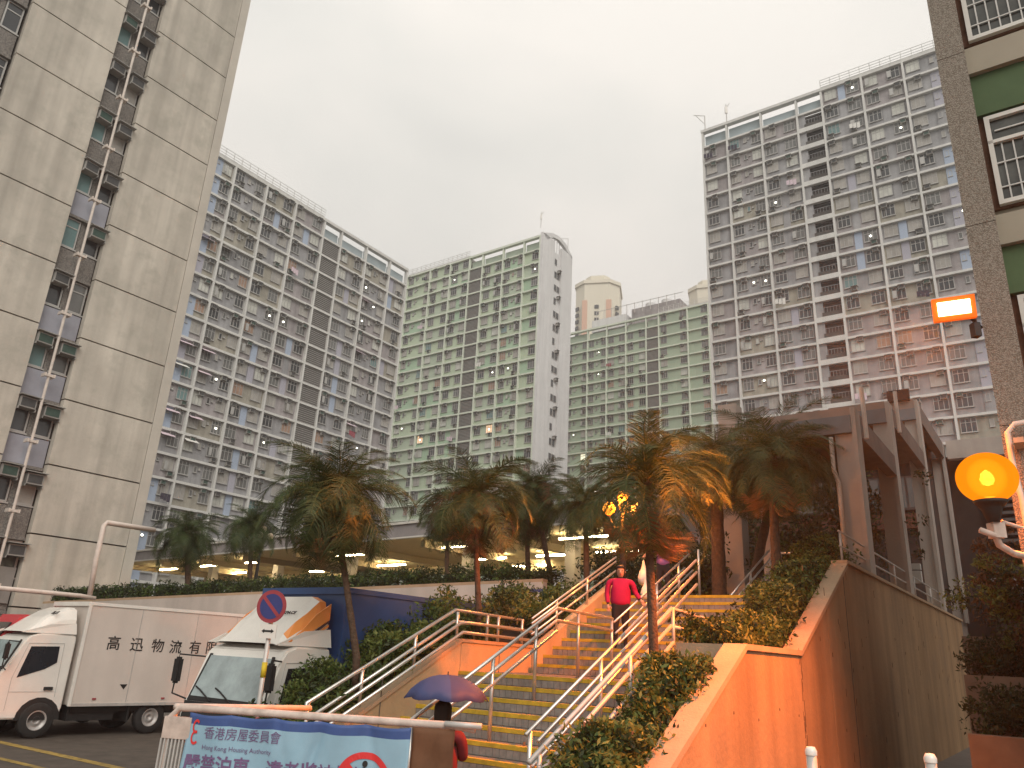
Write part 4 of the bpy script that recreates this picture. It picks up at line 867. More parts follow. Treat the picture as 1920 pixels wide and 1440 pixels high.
# ---------------------------------------------------------------- barrier with banner
Bl, Br = Vector((-2.279, 5.928, .8)), Vector((-.078, 5.481, .8)); bd = (Br-Bl); L_ = bd.length; brz = atan2(bd.y, bd.x)
g = thing('crowd_barrier', 'steel crowd barrier carrying the blue banner', 'barrier', tuple(Bl), brz)
build(MB().tube([(0,0,.2), (0,0,1.04), (.06,0,1.10), (L_-.12,0,1.10), (L_-.05,0,1.09)], .026), 'top_rail', M['barrier'], g, smooth=True)
build(MB().tube([(L_-.25,-.03,1.11), (L_,-.03,1.11)], .02), 'coupling', M['galv'], g, smooth=True)
build(MB().box(L_-.47, L_, -.012, .012, .78, .81), 'mid_rail', M['galv'], g)
bar = MB().tube([(0,0,.05), (0,0,.8)], .011, 0, 6).mesh('bar', M['galv'])
for i in range(int(L_/.11)): obj('bar', bar, g, (.05+i*.11, 0, 0))
build(MB().box(L_-.05, L_-.01, -.02, .02, .0, .82), 'end_post', M['galv'], g)
# second barrier running back on the left
g2 = thing('crowd_barrier', 'pale slatted barrier end standing left of the blue banner', 'barrier', tuple(Bl), brz)
build(MB().prism([(-.02, .0, .0), (-.02, .0, .92), (.16, 0, .92), (.16, 0, 0)], (0, .02, 0)), 'back_sheet', M['boxw'], g2)
build(MB().box(-.03, .18, -.035, -.005, .90, 1.04), 'top_panel', M['barrier'], g2)
sb = MB().box(-.006, .006, -.03, 0, 0, .9).mesh('slat', M['galv'])
for i in range(8): obj('slat', sb, g2, (-.03+i*.028, -.002, 0))
build(MB().tube([(0,.02,1.10), (.5,1.2,1.06)], .022).tube([(0,.04,1.09), (-.1,.25,.6), (-.25,.6,.2)], .012), 'side_rail', M['barrier'], g2, smooth=True)
# banner (rippled cloth)
def banner():
    w0, w1_, z0, z1 = .16, L_-.47, .15, 1.075
    me_v = []; nx_, nz_ = 90, 40; mb = MB()
    ties = [.0, .17, .42, .62, .82, 1.0]
    def yy(u, v):
        d = 1-v
        f = .0
        for tpos in ties:
            f += .016*math.exp(-((u-tpos)/.05)**2)*d*(.6)
        f += .010*math.sin(u*23+v*5)*(.3+.7*v) + .006*math.sin(u*51-v*9)
        for ttp, sl_ in ((.62, -.35), (.65, -.6), (.6, -.15), (.42, .3), (.82, .25), (.82, -.3)):
            du = (u-ttp) - sl_*(1-v)*.5
            f += -.012*math.exp(-(du/.018)**2)*math.exp(-((1-v)/.5)**2)
        return -.045 - f
    for j in range(nz_+1):
        for i in range(nx_+1):
            u = i/nx_; v = j/nz_
            sag = -.012*abs(math.sin(u*math.pi*5))*(v**6)
            mb.v.append((w0+(w1_-w0)*u, yy(u, v), z0+(z1-z0)*v + sag))
    for j in range(nz_):
        for i in range(nx_):
            a = j*(nx_+1)+i; mb.f.append([a, a+1, a+nx_+2, a+nx_+1]); mb.m.append(1 if j >= nz_-3 else 0)
    o = build(mb, 'banner', [M['banner'], M['bannerdk']], None, tuple(Bl), (0, 0, brz), smooth=True)
    sm_ = o.modifiers.new('thickness', 'SOLIDIFY'); sm_.thickness = .002
    tag(o, 'creased light blue vinyl banner with red prohibition ring tied to the barrier', 'banner')
    def put(me, x, z, name, dy=0):
        # drape lettering on the cloth
        bm = bmesh.new(); bm.from_mesh(me); bmesh.ops.subdivide_edges(bm, edges=[e_ for e_ in bm.edges if e_.calc_length() > .04], cuts=1)
        for v_ in bm.verts:
            X = x+v_.co.x; Z = z+v_.co.y; ex = v_.co.z
            u = (X-w0)/(w1_-w0); v = (Z-z0)/(z1-z0)
            v_.co = Vector((X, yy(u, v)-.005-dy-abs(ex), Z))
        bm.to_mesh(me); bm.free(); me.update()
        return obj(name, me, o)
    put(text_mesh('香港房屋委員會', .082, M['purple'], .0), w0+.14, 1.075-.15, 'lettering')
    put(text_mesh('Hong Kong Housing Authority', .042, M['purple'], .0), w0+.135, 1.075-.225, 'lettering')
    put(text_mesh('嚴禁泊車，違者將被檢控', .122, M['purple'], .0, bold=.02), w0+.02, 1.075-.36, 'lettering')
    # red round emblem on the left
    def ringm(r0_, r1_, mt, n=40, a0=0, a1=360, sx=1):
        m_ = MB()
        for i in range(n+1):
            a = R(a0+(a1-a0)*i/n); m_.v.append((r0_*math.cos(a)*sx, r0_*math.sin(a), 0)); m_.v.append((r1_*math.cos(a)*sx, r1_*math.sin(a), 0))
        for i in range(n): m_.f.append([2*i, 2*i+1, 2*i+3, 2*i+2]); m_.m.append(0)
        return m_.mesh('ring', mt)
    put(ringm(.028, .045, M['bred'], 24, 40, 300, .7), w0+.072, 1.075-.085, 'emblem'); put(ringm(.028, .045, M['bred'], 24, 60, 320, .7), w0+.072, 1.075-.155, 'emblem')
    cx, czz = w0+(w1_-w0)*.815, 1.075-.36
    put(ringm(.155, .195, M['bred'], 60), cx, czz, 'prohibition_ring')
    m_ = MB(); a = Vector((-.12, .12, 0)); b_ = Vector((.12, -.12, 0)); nn = Vector((1, 1, 0)).normalized()*.018
    for i in range(8):
        p = a.lerp(b_, i/8); q_ = a.lerp(b_, (i+1)/8); m_.quad(p-nn, q_-nn, q_+nn, p+nn)
    put(m_.mesh('bar', M['bred']), cx, czz, 'prohibition_bar', .002)
    m_ = MB()
    def blob(x, y, rx, ry, n=14): b0 = len(m_.v); m_.v += [(x+rx*math.cos(2*math.pi*i/n), y+ry*math.sin(2*math.pi*i/n), 0) for i in range(n)]; m_.f.append(list(range(b0, b0+n))); m_.m.append(0)
    for q_ in ((-.07, -.05, .04, .04), (.07, -.05, .04, .04), (0, -.0, .07, .03), (.0, .06, .028, .045), (.005, .125, .017, .02), (-.04, .02, .03, .02), (.05, .01, .03, .022), (0,-.03,.03,.03)): blob(*q_)
    put(m_.mesh('motorcycle_pictogram', M['ink']), cx, czz, 'motorcycle_pictogram', .001)
banner()
mb = MB()
for j in range(9):
    for i in range(13): mb.v.append((L_-.46+i*.0235, -.035-.01*math.sin(i*.9)-.006*math.sin(j+i*.3), .80+.035*j - (.02*math.sin(i*.25) if j == 0 else 0)))
for j in range(8):
    for i in range(12): a = j*13+i; mb.f.append([a, a+1, a+14, a+13]); mb.m.append(0)
tag(build(mb, 'tarpaulin', M['brown'], None, tuple(Bl), (0,0,brz), smooth=True), 'brown tarpaulin draped over the right end of the banner barrier', 'tarpaulin').modifiers.new('t', 'SOLIDIFY').thickness = .002
# two bollards at the bottom right
for (px, py, D, lb) in ((1520, 1400, 7, 'left one of the two white capped bollards before the orange wall'), (1743, 1413, 7, 'right one of the two white capped bollards, nearer the dark hedges')):
    p = PX(px, py, D); g = thing('bollard', lb, 'bollard', (p.x, p.y, .8), 0, 'white capped bollards before the orange wall')
    h = p.z-.8
    build(MB().tube([(0,0,-.1), (0,0,h-.05)], .040, 0, 16), 'post', M['galv'], g, smooth=True)
    build(MB().lathe([(.044, h-.06), (.046, h-.03), (.03, h), (0, h+.003)], (0,0,0), 0, 16), 'cap', M['white'], g, smooth=True)
# stepped planters at the right
g = thing('planter_terrace', 'stepped concrete planters with dark hedges at the right edge', 'planter', tuple(PX(1799, 1370, 13.6).xy.to_3d()), R(-32))
build(MB().box(.1, 9, -.05, .25, 0, 1.62), 'planter_wall', mat('planter concrete', (.20, .15, .11), .9, .15, 3, streak=.2), g); build(MB().box(.1, 9, 1.3, 1.5, 0, 2.42), 'planter_wall', MATS['planter concrete'], g); build(MB().box(.1, 9, 2.6, 2.8, 0, 3.06), 'planter_wall', MATS['planter concrete'], g)
build(MB().box(.1, 9, .25, 1.3, 0, 1.5).box(.1, 9, 1.5, 2.6, 0, 2.3).box(.1, 9, 2.8, 6, 0, 2.95), 'planter_soil', M['soil'], g)
# curb base wall line between path and wall
# far left foreground pipe frame
pipe('vent_pipe', [PX(168, 1116, 30.5), PX(180, 1050, 30.5), PX(195, 985, 30.5), PX(200, 980, 30.5), PX(290, 994, 31.5)], .09, 'tall cream pipe bent over in front of the concrete tower corner')
pipe('vent_pipe', [PX(-20, 1101, 28), PX(150, 1117, 30.2), PX(178, 1122, 30.5)], .07, 'long low cream pipe running left along the tower foot')

# ---------------------------------------------------------------- ornamental lamps
def multilamp(loc, h, label, lit):
    g = thing('lamp_post', label, 'lamp post', loc)
    build(MB().tube([(0,0,0), (0,0,h)], [.07, .045], 0, 10), 'post', M['iron'], g, smooth=True)
    for i, (x, y, z) in enumerate(((0, 0, .25), (-.28, 0, .0), (.28, 0, .0), (0, -.28, .0))):
        build(MB().tube([(0,0,h-.35), (x*.6,y*.6,h-.38), (x, y, h+z-.16)], .018), 'arm', M['iron'], g, smooth=True)
        rr = .13 if lit else .12
        build(MB().lathe([(rr*math.sin(R(a)), -rr*math.cos(R(a))) for a in range(20, 181, 20)], (x, y, h+z), 0, 14), 'globe', (mat('lit small globe', (1,.5,.1), .5, 0, emis=(1, .30, .02), estr=1.6) if lit and i in (0, 1, 3) else M['globe']), g, smooth=True)
    return g
lp_ = PX(1168, 955, 15.5); multilamp((lp_.x, lp_.y, 3.5), lp_.z-3.5, 'ornate lamp post with glowing orange globes behind the orange palm', True)
pl2 = bpy.data.lights.new('lamp_light', 'POINT'); pl2.energy = 600; pl2.color = (1, .26, .03); pl2.shadow_soft_size = .25
lo = bpy.data.objects.new('lamp_light', pl2); COL.objects.link(lo); lo.location = (lp_.x, lp_.y-.1, lp_.z+.15)
lq = PX(492, 1005, 29.5); multilamp((lq.x, lq.y, 3.5), lq.z-3.5, 'ornate lamp post with pale unlit globes beside the left palms', False)

# ---------------------------------------------------------------- palms
def frond_mesh(L, droop, nl, ll, mts, seed, width=.016, dead=False):
    rr = random.Random(seed); mb = MB(); pts = []
    ang = R(rr.uniform(-4, 4)); x = 0; z = 0; pts.append(Vector((0,0,0)))
    n = 14; a = 0
    for i in range(n):
        f_ = (i+1)/n; a -= droop*(.35+1.3*f_)/n; x += L/n*math.cos(a); z += L/n*math.sin(a)
        pts.append(Vector((x, .03*math.sin(i*.6+seed)*f_, z)))
    mb.tube(pts, [.013*(1-.8*i/n) for i in range(n+1)], 0, 4)
    for i in range(nl):
        f_ = .10+.9*i/nl; k = min(int(f_*n), n-1); p = pts[k].lerp(pts[k+1], f_*n-k) if k < n else pts[n]
        d = (pts[k+1]-pts[k]).normalized(); l = ll*math.sin(math.pi*min(.12+f_*.86, 1))**.6*rr.uniform(.8, 1.12)
        if rr.random() < .05: continue
        for s in (-1, 1):
            out = (d*rr.uniform(.5,.8)+Vector((0, s, 0))*(.8)+Vector((0,0,rr.uniform(-.15,.35) if not dead else -.6))).normalized()
            m1 = p+out*l*.5; tip = p+out*l+Vector((0,0,-l*rr.uniform(.25,.6)-(.3*l if dead else 0)))
            wv = d*width*rr.uniform(.8,1.2)
            b = len(mb.v); mb.v += [tuple(p-wv*.5), tuple(p+wv*.5), tuple(m1+wv*.6), tuple(m1-wv*.6), tuple(tip)]
            mb.f += [[b, b+1, b+2, b+3], [b+3, b+2, b+4]]; mb.m += [0 if rr.random() < .8 else 1]*2
    return mb.mesh('frond', mts)
FR = {}
def fronds(kind, L):
    k = (kind, round(L, 1))
    if k not in FR:
        mts = {'g': [M['leafd'], M['leafy']], 'y': [M['leafy'], M['leafd']], 'r': [M['leafr'], M['leafy']], 'd': [M['dead'], M['dead']]}[kind]
        FR[k] = [frond_mesh(L, dr, int(70*(L/1.1)**.5), .31*(L/1.1)**.7, mts, i+hash(kind) % 5 if 0 else i, .0078*(L/1.1)**.6, kind == 'd') for i, dr in enumerate((1.3, 1.7, 2.1, 2.5))]
    return FR[k]
def palm(label, base, top, L=1.1, n=46, kinds='gggy', lean=0, mid=None, r0_=.06, dead=0, up_bias=0, seed=0, tr='trunk'):
    rr = random.Random(seed); base = Vector(base); top = Vector(top)
    g = thing('palm_tree', label, 'palm tree', tuple(base))
    mid = Vector(mid) if mid else (base+top)/2
    pts = []
    for i in range(15):
        u = i/14; p = (1-u)**2*base + 2*u*(1-u)*(2*mid-(base+top)/2) + u*u*top; pts.append(p-base)
    rad = [r0_*(1.25-.35*i/14)*(1+.09*(i % 2)) for i in range(15)]; pts[0] = pts[0]-Vector((0,0,.4))
    build(MB().tube(pts, rad, 0, 10), 'trunk', M[tr], g, smooth=True)
    build(MB().lathe([(r0_*.9, -.05), (r0_*1.7, .08), (r0_*1.5, .25), (0, .36)], tuple(top-base), 0, 10), 'crown_shaft', M['trunk'], g, smooth=True)
    c = top-base+Vector((0,0,.15))
    n = int(n*1.35)
    for i in range(n):
        el = R(76-(i/n)**.8*112+up_bias) + rr.uniform(-.22, .22); azm = i*2.39996+rr.uniform(-.3, .3)
        mm = rr.choice(fronds(rr.choice(kinds), L))
        if i < n*.2: mm = fronds(kinds[0], L)[0]
        sc = rr.uniform(.72, 1.15)*(.8 if i < 5 else 1)
        o = obj('frond', mm, g, tuple(c+Vector((0,0,rr.uniform(-.06,.12)))), (rr.uniform(-.4,.4), -el, azm)); o.scale = (sc,)*3
        o.rotation_mode = 'XYZ'
    for i in range(dead):
        o = obj('dead_frond', rr.choice(fronds('d', L*.7)), g, tuple(c+Vector((0,0,-.12-.1*rr.random()))), (rr.uniform(-.8,.8), R(68)+rr.uniform(0,.35), rr.uniform(0, 6.28)))
    return g
palm('pygmy date palm with drooping dark crown in front of the blue truck', PX(671, 1250, 11.5), PX(628, 955, 11.5), 1.25, 70, 'gggggy', mid=PX(652, 1115, 11.5), r0_=.04, dead=7, seed=1)
palm('pygmy date palm with bronze tinted crown left of the stair handrail', PX(898, 1160, 13.3), PX(890, 955, 13.3), 1.2, 56, 'gggyr', r0_=.042, dead=6, seed=2)
palm('twin palm, upright trunk, behind the hedge at the end of the pale wall', PX(990, 1075, 22), PX(988, 975, 22), 1.25, 50, 'ggr', r0_=.06, seed=3)
palm('twin palm, leaning trunk, behind the hedge at the end of the pale wall', PX(1032, 1075, 21.5), PX(1003, 955, 21.5)+Vector((0,0,.3)), 1.35, 58, 'gggr', r0_=.06, seed=4)
palm('palm with slim straight trunk half hidden behind the bronze palm', PX(838, 1085, 24), PX(838, 985, 24), 1.15, 46, 'ggg', r0_=.06, seed=5)
palm('smallest palm, greyish, behind the hedge beside the concrete tower', PX(353, 1100, 32), PX(351, 1010, 32), 1.7, 52, 'gg', r0_=.09, seed=6)
palm('dark palm between the smallest palm and the drooping palm', PX(468, 1098, 29.5), PX(472, 995, 29.5), 1.5, 50, 'gg', r0_=.07, seed=7)
palm('tall sodium lit palm with ragged dead fronds beside the stair handrail', PX(1229, 1300, 10.05), PX(1213, 935, 10.05), 1.25, 36, 'gyyg', mid=PX(1222, 1130, 10.05), r0_=.05, dead=40, up_bias=22, seed=8)
palm('palm with thick orange trunk in front of the square concrete column', PX(1350, 1145, 17.5), PX(1342, 875, 17.5), 1.5, 46, 'yygy', r0_=.125, dead=20, seed=9)
palm('palm with slim orange trunk near the level guard rail', PX(1457, 1090, 15.8), PX(1447, 880, 15.8), 1.55, 38, 'gygg', r0_=.075, dead=14, up_bias=12, seed=10)
palm('broad dark palm crown spreading under the stepped roof', PX(1405, 1125, 18.8), PX(1420, 900, 18.8)+Vector((.5,0,.3)), 2.0, 46, 'ggg', r0_=.09, up_bias=10, seed=11)
palm('grey green palm crown low between the twin palms and the orange lamp', PX(1100, 1080, 19.5), PX(1098, 960, 19.5), 1.35, 46, 'gg', r0_=.06, seed=12)

# ---------------------------------------------------------------- leafy masses
def leaf_mass(name, pts, rad, n_clump, n_leaf, size, mats, wts, label=None, seed=0, squash=.8, kind=True):
    """pts: callable(rng)->(x,y,z) clump centre; leaves as small folded quads around clump centres"""
    r = np.random.default_rng(seed); V = []; mi = []
    for c in range(n_clump):
        C_ = np.array(pts(r)); m_ = r.choice(len(mats), p=wts); rd = rad*r.uniform(.6, 1.25)
        d = r.normal(size=(n_leaf, 3)); d /= np.linalg.norm(d, axis=1)[:, None]; rr = rd*r.uniform(.25, 1, n_leaf)**.6
        P = C_ + d*rr[:, None]*np.array([1, 1, squash])
        a = r.normal(size=(n_leaf, 3))+d*.8; a /= np.linalg.norm(a, axis=1)[:, None]
        b = np.cross(a, r.normal(size=(n_leaf, 3))); b /= np.linalg.norm(b, axis=1)[:, None]
        s = size*r.uniform(.6, 1.35, n_leaf)[:, None]
        V.append(np.stack([P-a*s, P-b*s*.38, P+a*s, P+b*s*.38], axis=1).reshape(-1, 3)); mi += [m_]*n_leaf
    V = np.concatenate(V); nf = len(V)//4
    me = bpy.data.meshes.new(name); me.vertices.add(len(V)); me.vertices.foreach_set('co', V.ravel())
    me.loops.add(nf*4); me.loops.foreach_set('vertex_index', np.arange(nf*4)); me.polygons.add(nf); me.polygons.foreach_set('loop_start', np.arange(0, nf*4, 4)); me.polygons.foreach_set('loop_total', np.full(nf, 4))
    for q in mats: me.materials.append(q)
    me.polygons.foreach_set('material_index', np.array(mi, dtype=np.int32)); me.update(); me.validate()
    o = obj(name, me)
    if kind: stuff(o, label)
    return o
def in_st(s0, s1, t0, t1, zf, jit=.12):
    def f(r):
        s_ = r.uniform(s0, s1); t_ = r.uniform(t0, t1); p = E(s_, t_, zf(s_, t_)+r.uniform(-jit, jit)); return (p.x, p.y, p.z)
    return f
G3 = [M['shr'], M['shr2'], M['shrd']]; 
zl = lambda s_, t_: (.7+.515*(t_+1.9) if t_ < 1.3 else 2.35+.18*(t_-1.3))
leaf_mass('shrub_bed', in_st(-3.0, -1.85, -1.7, 1.4, lambda s, t: zl(s, t)+.30+.12*math.sin(t*5+s*3), .2), .22, 330, 75, .042, G3, [.5, .3, .2], 'leafy green shrubs on the slope between blue truck and stair parapet', 1)
leaf_mass('shrub_bed', in_st(-4.2, -1.9, 1.4, 6.3, lambda s, t: zl(s, t)+.28+.15*math.sin(t*3+s*4), .25), .25, 330, 70, .045, G3, [.5, .2, .3], 'bushy planting between the pale wall end and the upper flight', 2)
leaf_mass('shrub_bed', in_st(1.9, 2.55, -2.6, 1.32, lambda s, t: .70+.43*(t+2.6)+.20*math.sin(t*4), .20), .21, 400, 80, .04, G3, [.38, .42, .2], 'shrubs filling the lower planter beside the orange wall', 3)
leaf_mass('shrub_bed', in_st(1.75, 2.5, 1.75, 9.0, lambda s, t: (2.55 if t < 3.4 else min(2.55+.40*(t-3.4), 4.3))+.2+.12*math.sin(t*4+s), .2), .24, 520, 75, .042, G3, [.45, .35, .2], 'dense shrubs on the upper planter climbing to the first blade column', 4)
def hedge(r):
    u = r.uniform(0, 1.72)**1; p = A + (B-A)*u + n_*r.uniform(.3, 1.3); zt = 4.26-.72*u; h_ = r.uniform(0, 1)
    return (p.x, p.y, zt-.1+h_*(.60 if u > .05 else .45))
leaf_mass('hedge', hedge, .22, 2200, 34, .05, [M['shrd'], M['shr']], [.75, .25], 'long clipped dark hedge running along the top of the pale wall', 5)
T_ = bpy.data.objects['planter_terrace']; TM = T_.matrix_basis.copy()
TM = Matrix.Translation(T_.location) @ Matrix.Rotation(R(-32), 4, 'Z')
def terr(y0, y1, z0, z1):
    def f(r):
        p = TM @ Vector((r.uniform(.15, 5), r.uniform(y0, y1), r.uniform(z0, z1))); return (p.x, p.y, p.z)
    return f
leaf_mass('hedge', terr(.3, 1.2, 1.6, 2.25), .2, 300, 60, .042, [M['shrd'], M['shr']], [.85, .15], 'lower dark hedge in the stepped planter at the right edge', 6)
leaf_mass('hedge', terr(1.6, 2.5, 2.45, 2.95), .2, 240, 60, .042, [M['shrd'], M['shr']], [.9, .1], 'upper dark hedge in the stepped planter at the right edge', 7)
bp_ = PX(1905, 1110, 15.5)
def bush(r): d = r.normal(size=3)*np.array([.35, .35, .42]); return (bp_.x+d[0], bp_.y+d[1], bp_.z+d[2])
b_ = leaf_mass('shrub', bush, .2, 90, 60, .045, [M['shr2'], M['shrr'], M['shrd']], [.3, .4, .3], None, 8, kind=False); tag(b_, 'reddish leafy shrub at the right edge below the globe lamp', 'shrub')
build(MB().tube([(bp_.x, bp_.y, 2.8), (bp_.x, bp_.y, bp_.z)], .03), 'stem', M['trunk'], None); s_ = bpy.data.objects['stem']; s_.parent = b_
for i, (px, py, D, rr_, n_c) in enumerate(((1520, 1060, 21, 1.3, 150), (1420, 1050, 23, 1.6, 150), (1300, 1090, 20, .9, 100), (1180, 1085, 21.5, 1.1, 110), (1575, 990, 24, 1.6, 120))):
    c_ = PX(px, py, D)
    def tr_(r, c_=c_, rr_=rr_): d = r.normal(size=3)*rr_*.5; return (c_.x+d[0], c_.y+d[1], max(c_.z+d[2], 3.6))
    o = leaf_mass('bush', tr_, .35, n_c, 42, .07, [M['shrd'], M['shr']], [.85, .15], None, 20+i, kind=False)
    tag(o, ['dark bush behind the level guard rail at the planter top', 'dark bush behind the slim orange palm trunk', 'dark bush under the canopy end right of the stair top posts', 'dark bush behind the woman in pink', 'dark bush at the foot of the first blade column'][i], 'bush')

# ---------------------------------------------------------------- people
def body(name, joints, bones, parent, mt, root=0, sub=2):
    me = bpy.data.meshes.new(name); me.from_pydata([j[0] for j in joints], bones, [])
    o = obj(name, me, parent); o.modifiers.new('skin', 'SKIN'); sd = me.skin_vertices[0].data if me.skin_vertices else None
    if sd is None: bpy.context.view_layer.objects.active = o
    if not me.skin_vertices:
        with bpy.context.temp_override(object=o): pass
    for i, j in enumerate(joints): me.skin_vertices[0].data[i].radius = j[1] if isinstance(j[1], tuple) else (j[1], j[1])
    me.skin_vertices[0].data[root].use_root = True
    s = o.modifiers.new('sub', 'SUBSURF'); s.levels = sub; s.render_levels = sub
    me.materials.append(mt)
    dg = bpy.context.evaluated_depsgraph_get(); new = bpy.data.meshes.new_from_object(o.evaluated_get(dg)); o.modifiers.clear(); o.data = new
    new.materials.clear(); new.materials.append(mt); new.polygons.foreach_set('use_smooth', [True]*len(new.polygons)); return o
def head(g, x, y, z, face, long_hair=True, s=1.0):
    mb = MB(); n = 16; prof = [(0,-.115),(.045,-.105),(.062,-.07),(.074,-.02),(.078,.03),(.074,.07),(.055,.105),(.025,.12),(0,.123)]
    mb.lathe([(r_*s, z_*s) for r_, z_ in prof], (0,0,0), 0, n)
    h = build(mb, 'head', M['skin'], g, (x, y, z), (0, 0, face), smooth=True); h.scale = (1, 1.12, 1)
    build(MB().prism([(-.012,-.078,.02),(.012,-.078,.02),(.015,-.098,-.02),(-.015,-.098,-.02)], (0,.02,0)), 'nose', M['skin'], h)
    for sx in (-1, 1):
        build(MB().lathe([(0,-.008),(.010,0),(0,.008)], (sx*.028,-.070,.018), 0, 8), 'eye', M['ink'], h); build(MB().lathe([(0,-.025),(.014,0),(0,.025)], (sx*.078,0,0), 0, 8), 'ear', M['skin'], h)
    build(MB().box(-.022,.022,-.078,-.06,-.052,-.044), 'mouth', M['red'], h)
    hp = [(.082,-.03),(.094,.03),(.093,.07),(.080,.105),(.045,.135),(0,.145)] if not long_hair else [(.076,-.13),(.092,-.05),(.096,.03),(.095,.07),(.082,.105),(.045,.135),(0,.145)]
    mb = MB(); b = MB().lathe([(r_*s, z_*s) for r_, z_ in hp], (0,.006,0), 0, n)
    # open the hair at the face
    keep = [(f, m_) for f, m_ in zip(b.f, b.m) if not (sum(b.v[i][1] for i in f)/len(f) < -.020 and sum(b.v[i][2] for i in f)/len(f) < .060)]
    b.f = [k[0] for k in keep]; b.m = [k[1] for k in keep]
    hh = build(b, 'hair', M['hair'], h, smooth=True); so = hh.modifiers.new('t', 'SOLIDIFY'); so.thickness = .014
    return h
def hand(g, p, d, side=1):
    """five finger hand, p wrist, d direction of the fingers"""
    d = Vector(d).normalized(); a = Vector((0,0,1)) if abs(d.z) < .8 else Vector((0,1,0)); x = d.cross(a).normalized(); y = x.cross(d)
    mb = MB(); p = Vector(p); mb.tube([p, p+d*.04, p+d*.085], [.022, .032, .030], 0, 8)
    for k, l in zip((-1.5, -.5, .5, 1.5), (.052, .066, .07, .06)):
        q = p+d*.08+x*k*.016; mb.tube([q, q+d*l*.5+y*-.004, q+d*l*.85-y*.022], [.0088, .008, .0065], 0, 6)
    q = p+d*.03+x*side*.028; mb.tube([q, q+d*.025+x*side*.022-y*.008, q+d*.055+x*side*.026-y*.02], [.011, .0095, .0075], 0, 6)
    return build(mb, 'hand', M['skin'], g, smooth=True)
def person(label, loc, rz, H, top, arms, legs=True, coat_len=.62, long_hair=True, stout=1.0, hands=True, legz=(0, 0)):
    """loc = ground between the feet, facing local -y; arms = [(elbow),(wrist)] for -x and +x sides, relative to height 1.6"""
    k = H/1.6; g = thing('person', label, 'person', loc, rz); st_ = stout
    V = lambda x, y, z: (x*k, y*k, z*k)
    # one continuous body: legs, pelvis, trunk, neck, arms
    J = [(V(0,0,.84), (.13*st_*k, .11*st_*k)), (V(0,.0,1.0), (.125*st_*k, .10*st_*k)), (V(0,0,1.18), (.15*st_*k, .11*st_*k)), (V(0,0,1.30), (.12*k, .085*k)), (V(0,-.01,1.38), (.05*k, .05*k)), (V(0,-.015,1.44), (.048*k,.048*k)),
         (V(-.085,0,.74), (.088*st_*k,.09*st_*k)), (V(-.095,-.03+legz[0]*.3,.44+legz[0]), (.058*k,.06*k)), (V(-.10,.01,.09+legz[0]), (.038*k,.04*k)), (V(-.105,-.12,.035+legz[0]), (.036*k,.028*k)),
         (V(.085,0,.74), (.088*st_*k,.09*st_*k)), (V(.095,-.03+legz[1]*.3,.44+legz[1]), (.058*k,.06*k)), (V(.10,.01,.09+legz[1]), (.038*k,.04*k)), (V(.105,-.12,.035+legz[1]), (.036*k,.028*k)),
         (V(-.17*st_,0,1.30), (.058*k,.058*k)), (V(*arms[0][0]), (.042*k,.042*k)), (V(*arms[0][1]), (.028*k,.028*k)),
         (V(.17*st_,0,1.30), (.058*k,.058*k)), (V(*arms[1][0]), (.042*k,.042*k)), (V(*arms[1][1]), (.028*k,.028*k))]
    Bn = [(0,1),(1,2),(2,3),(3,4),(4,5),(0,6),(6,7),(7,8),(8,9),(0,10),(10,11),(11,12),(12,13),(3,14),(14,15),(15,16),(3,17),(17,18),(18,19)]
    body('body', J, Bn, g, M['trouser'])
    JC = [(V(0,0,.80), (.165*st_*k,.13*st_*k)), (V(0,0,.95), (.16*st_*k,.13*st_*k)), (V(0,0,1.15), (.165*st_*k,.13*st_*k)), (V(0,0,1.31), (.125*k,.09*k)), (V(0,0,1.37), (.06*k,.06*k)),
          (V(-.175*st_,0,1.29), (.072*k,.072*k)), (V(*arms[0][0]), (.058*k,.058*k)), (tuple(Vector(V(*arms[0][0])).lerp(Vector(V(*arms[0][1])), .9)), (.043*k,.043*k)),
          (V(.175*st_,0,1.29), (.072*k,.072*k)), (V(*arms[1][0]), (.058*k,.058*k)), (tuple(Vector(V(*arms[1][0])).lerp(Vector(V(*arms[1][1])), .9)), (.043*k,.043*k))]
    body('jacket', JC, [(0,1),(1,2),(2,3),(3,4),(3,5),(5,6),(6,7),(3,8),(8,9),(9,10)], g, M[top])
    build(MB().tube([V(0,-.01,1.34), V(0,-.015,1.46)], .045*k, 0, 10), 'neck', M['skin'], g, smooth=True)
    head(g, 0, -.02*k, 1.50*k, 0, long_hair, k*1.0)
    if hands:
        for i in (0, 1):
            e_, w_ = Vector(V(*arms[i][0])), Vector(V(*arms[i][1])); hand(g, w_, (w_-e_), 1 if i == 0 else -1)
    return g
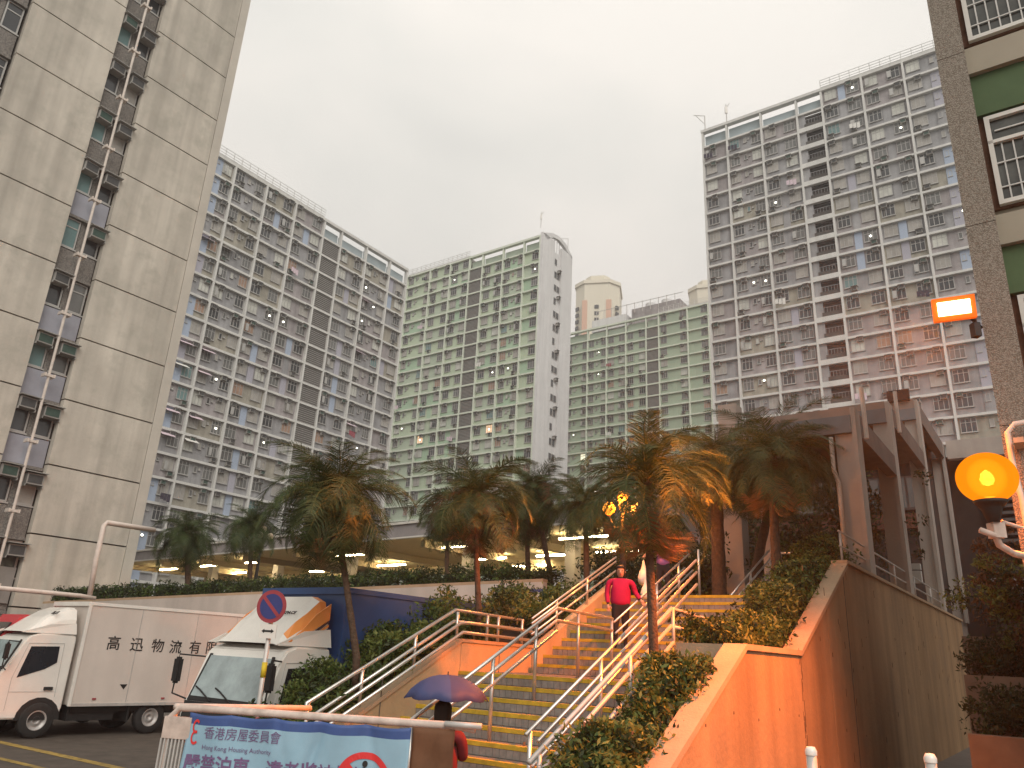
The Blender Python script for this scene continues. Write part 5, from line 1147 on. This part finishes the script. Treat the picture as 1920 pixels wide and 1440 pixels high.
# facing the viewer: local -y points down the stair
pw = E(-.42, 3.58, 2.40)
person('stout woman in a magenta jacket coming down the stair towards the viewer', tuple(E(-.27, 4.0, 2.55)), GRID+R(28), 1.37, 'magenta', [[(-.27, .02, 1.06), (-.25, -.08, .84)], [(.30, .04, 1.10), (.40, -.10, .95)]], stout=1.38, legz=(0, .0))
person('person in a purple top at the head of the stair behind the palm trunk', tuple(E(-.30, 5.85, 3.45)), GRID+R(20), 1.36, 'lilac', [[(-.24, -.12, 1.12), (-.34, -.30, 1.04)], [(.26, -.05, 1.10), (.36, -.22, 1.22)]], stout=1.0)
for (px, py, D, s_, lb) in ((1207, 1078, 15.6, 1.0, 'white plastic carrier bag hanging beside the purple person'), (1210, 1108, 15.4, .8, 'smaller pale bag just below the white carrier bag')):
    c_ = PX(px, py, D); mb = MB().lathe([(0,-.20*s_),(.07*s_,-.19*s_),(.115*s_,-.12*s_),(.12*s_,-.04*s_),(.08*s_,.06*s_),(.04*s_,.14*s_),(.03*s_,.20*s_),(.012,.28*s_)], (0,0,0), 0, 14)
    for i, v in enumerate(mb.v): mb.v[i] = (v[0]*(1+.12*math.sin(i*2.3)), v[1]*(1+.12*math.cos(i*1.7)), v[2])
    tag(build(mb, 'carrier_bag', M['bag'], None, tuple(c_), smooth=True), lb, 'bag')
uc = PX(838, 1296, 9.0)
person('person seen from behind in a dark red coat under the purple umbrella', (uc.x-.03, uc.y-.02, uc.z-.05-1.66), GRID+R(200), 1.58, 'maroon', [[(-.24, -.10, 1.06), (-.06, -.22, 1.22)], [(.25, .0, 1.06), (.20, -.12, .82)]], stout=1.35)
g = thing('umbrella', 'dark purple umbrella held open at the foot of the stair', 'umbrella', (uc.x, uc.y, uc.z), R(10))
mb = MB(); nr = 8; RAD = .46
rings = [(0, .165), (.10, .158), (.20, .132), (.30, .082), (.39, .010), (RAD, -.085)]
seg = 48
for r_, z_ in rings:
    for k in range(seg):
        a = 2*math.pi*k/seg; sc = abs(math.cos(a*nr/2)); f_ = 1-.085*(1-sc)*(r_/RAD)**2
        mb.v.append((r_*f_*math.cos(a), r_*f_*math.sin(a), z_+.022*(1-sc)*(r_/RAD)**2))
for i in range(len(rings)-1):
    for k in range(seg):
        k2 = (k+1) % seg; mb.f.append([i*seg+k, i*seg+k2, (i+1)*seg+k2, (i+1)*seg+k]); mb.m.append(1 if (k*nr//seg) % nr in (6, 7) else 0)
cv = build(mb, 'canopy', [M['umb'], M['umbp']], g, smooth=True); cv.modifiers.new('t', 'SOLIDIFY').thickness = .003
build(MB().tube([(0,0,.20), (0,0,-.62)], .006), 'shaft', M['iron'], g)
build(MB().tube([(0,0,-.62), (0,0,-.72), (.02,0,-.75), (.045,0,-.72)], .012), 'handle', M['black'], g)
for k in range(8):
    a = 2*math.pi*k/8; build(MB().tube([(RAD*r_/.46*math.cos(a), RAD*r_/.46*math.sin(a), z_-.006) for r_, z_ in ((.0,.158),(.20,.126),(.39,.002),(.455,-.085))], .003, 0, 4), 'rib', M['iron'], g)

# ---------------------------------------------------------------- thin drizzle haze
hm = bpy.data.materials.new('haze'); hm.use_nodes = True; t = hm.node_tree; t.nodes.clear()
o_ = N(t, 'ShaderNodeOutputMaterial'); pv = N(t, 'ShaderNodeVolumePrincipled'); pv.inputs['Color'].default_value = (.93, .93, .92, 1); pv.inputs['Density'].default_value = .0009
pv.inputs['Anisotropy'].default_value = .2
t.links.new(pv.outputs[0], o_.inputs['Volume'])
stuff(build(MB().box(-620, 620, -80, 720, -4, 175), 'haze', hm))
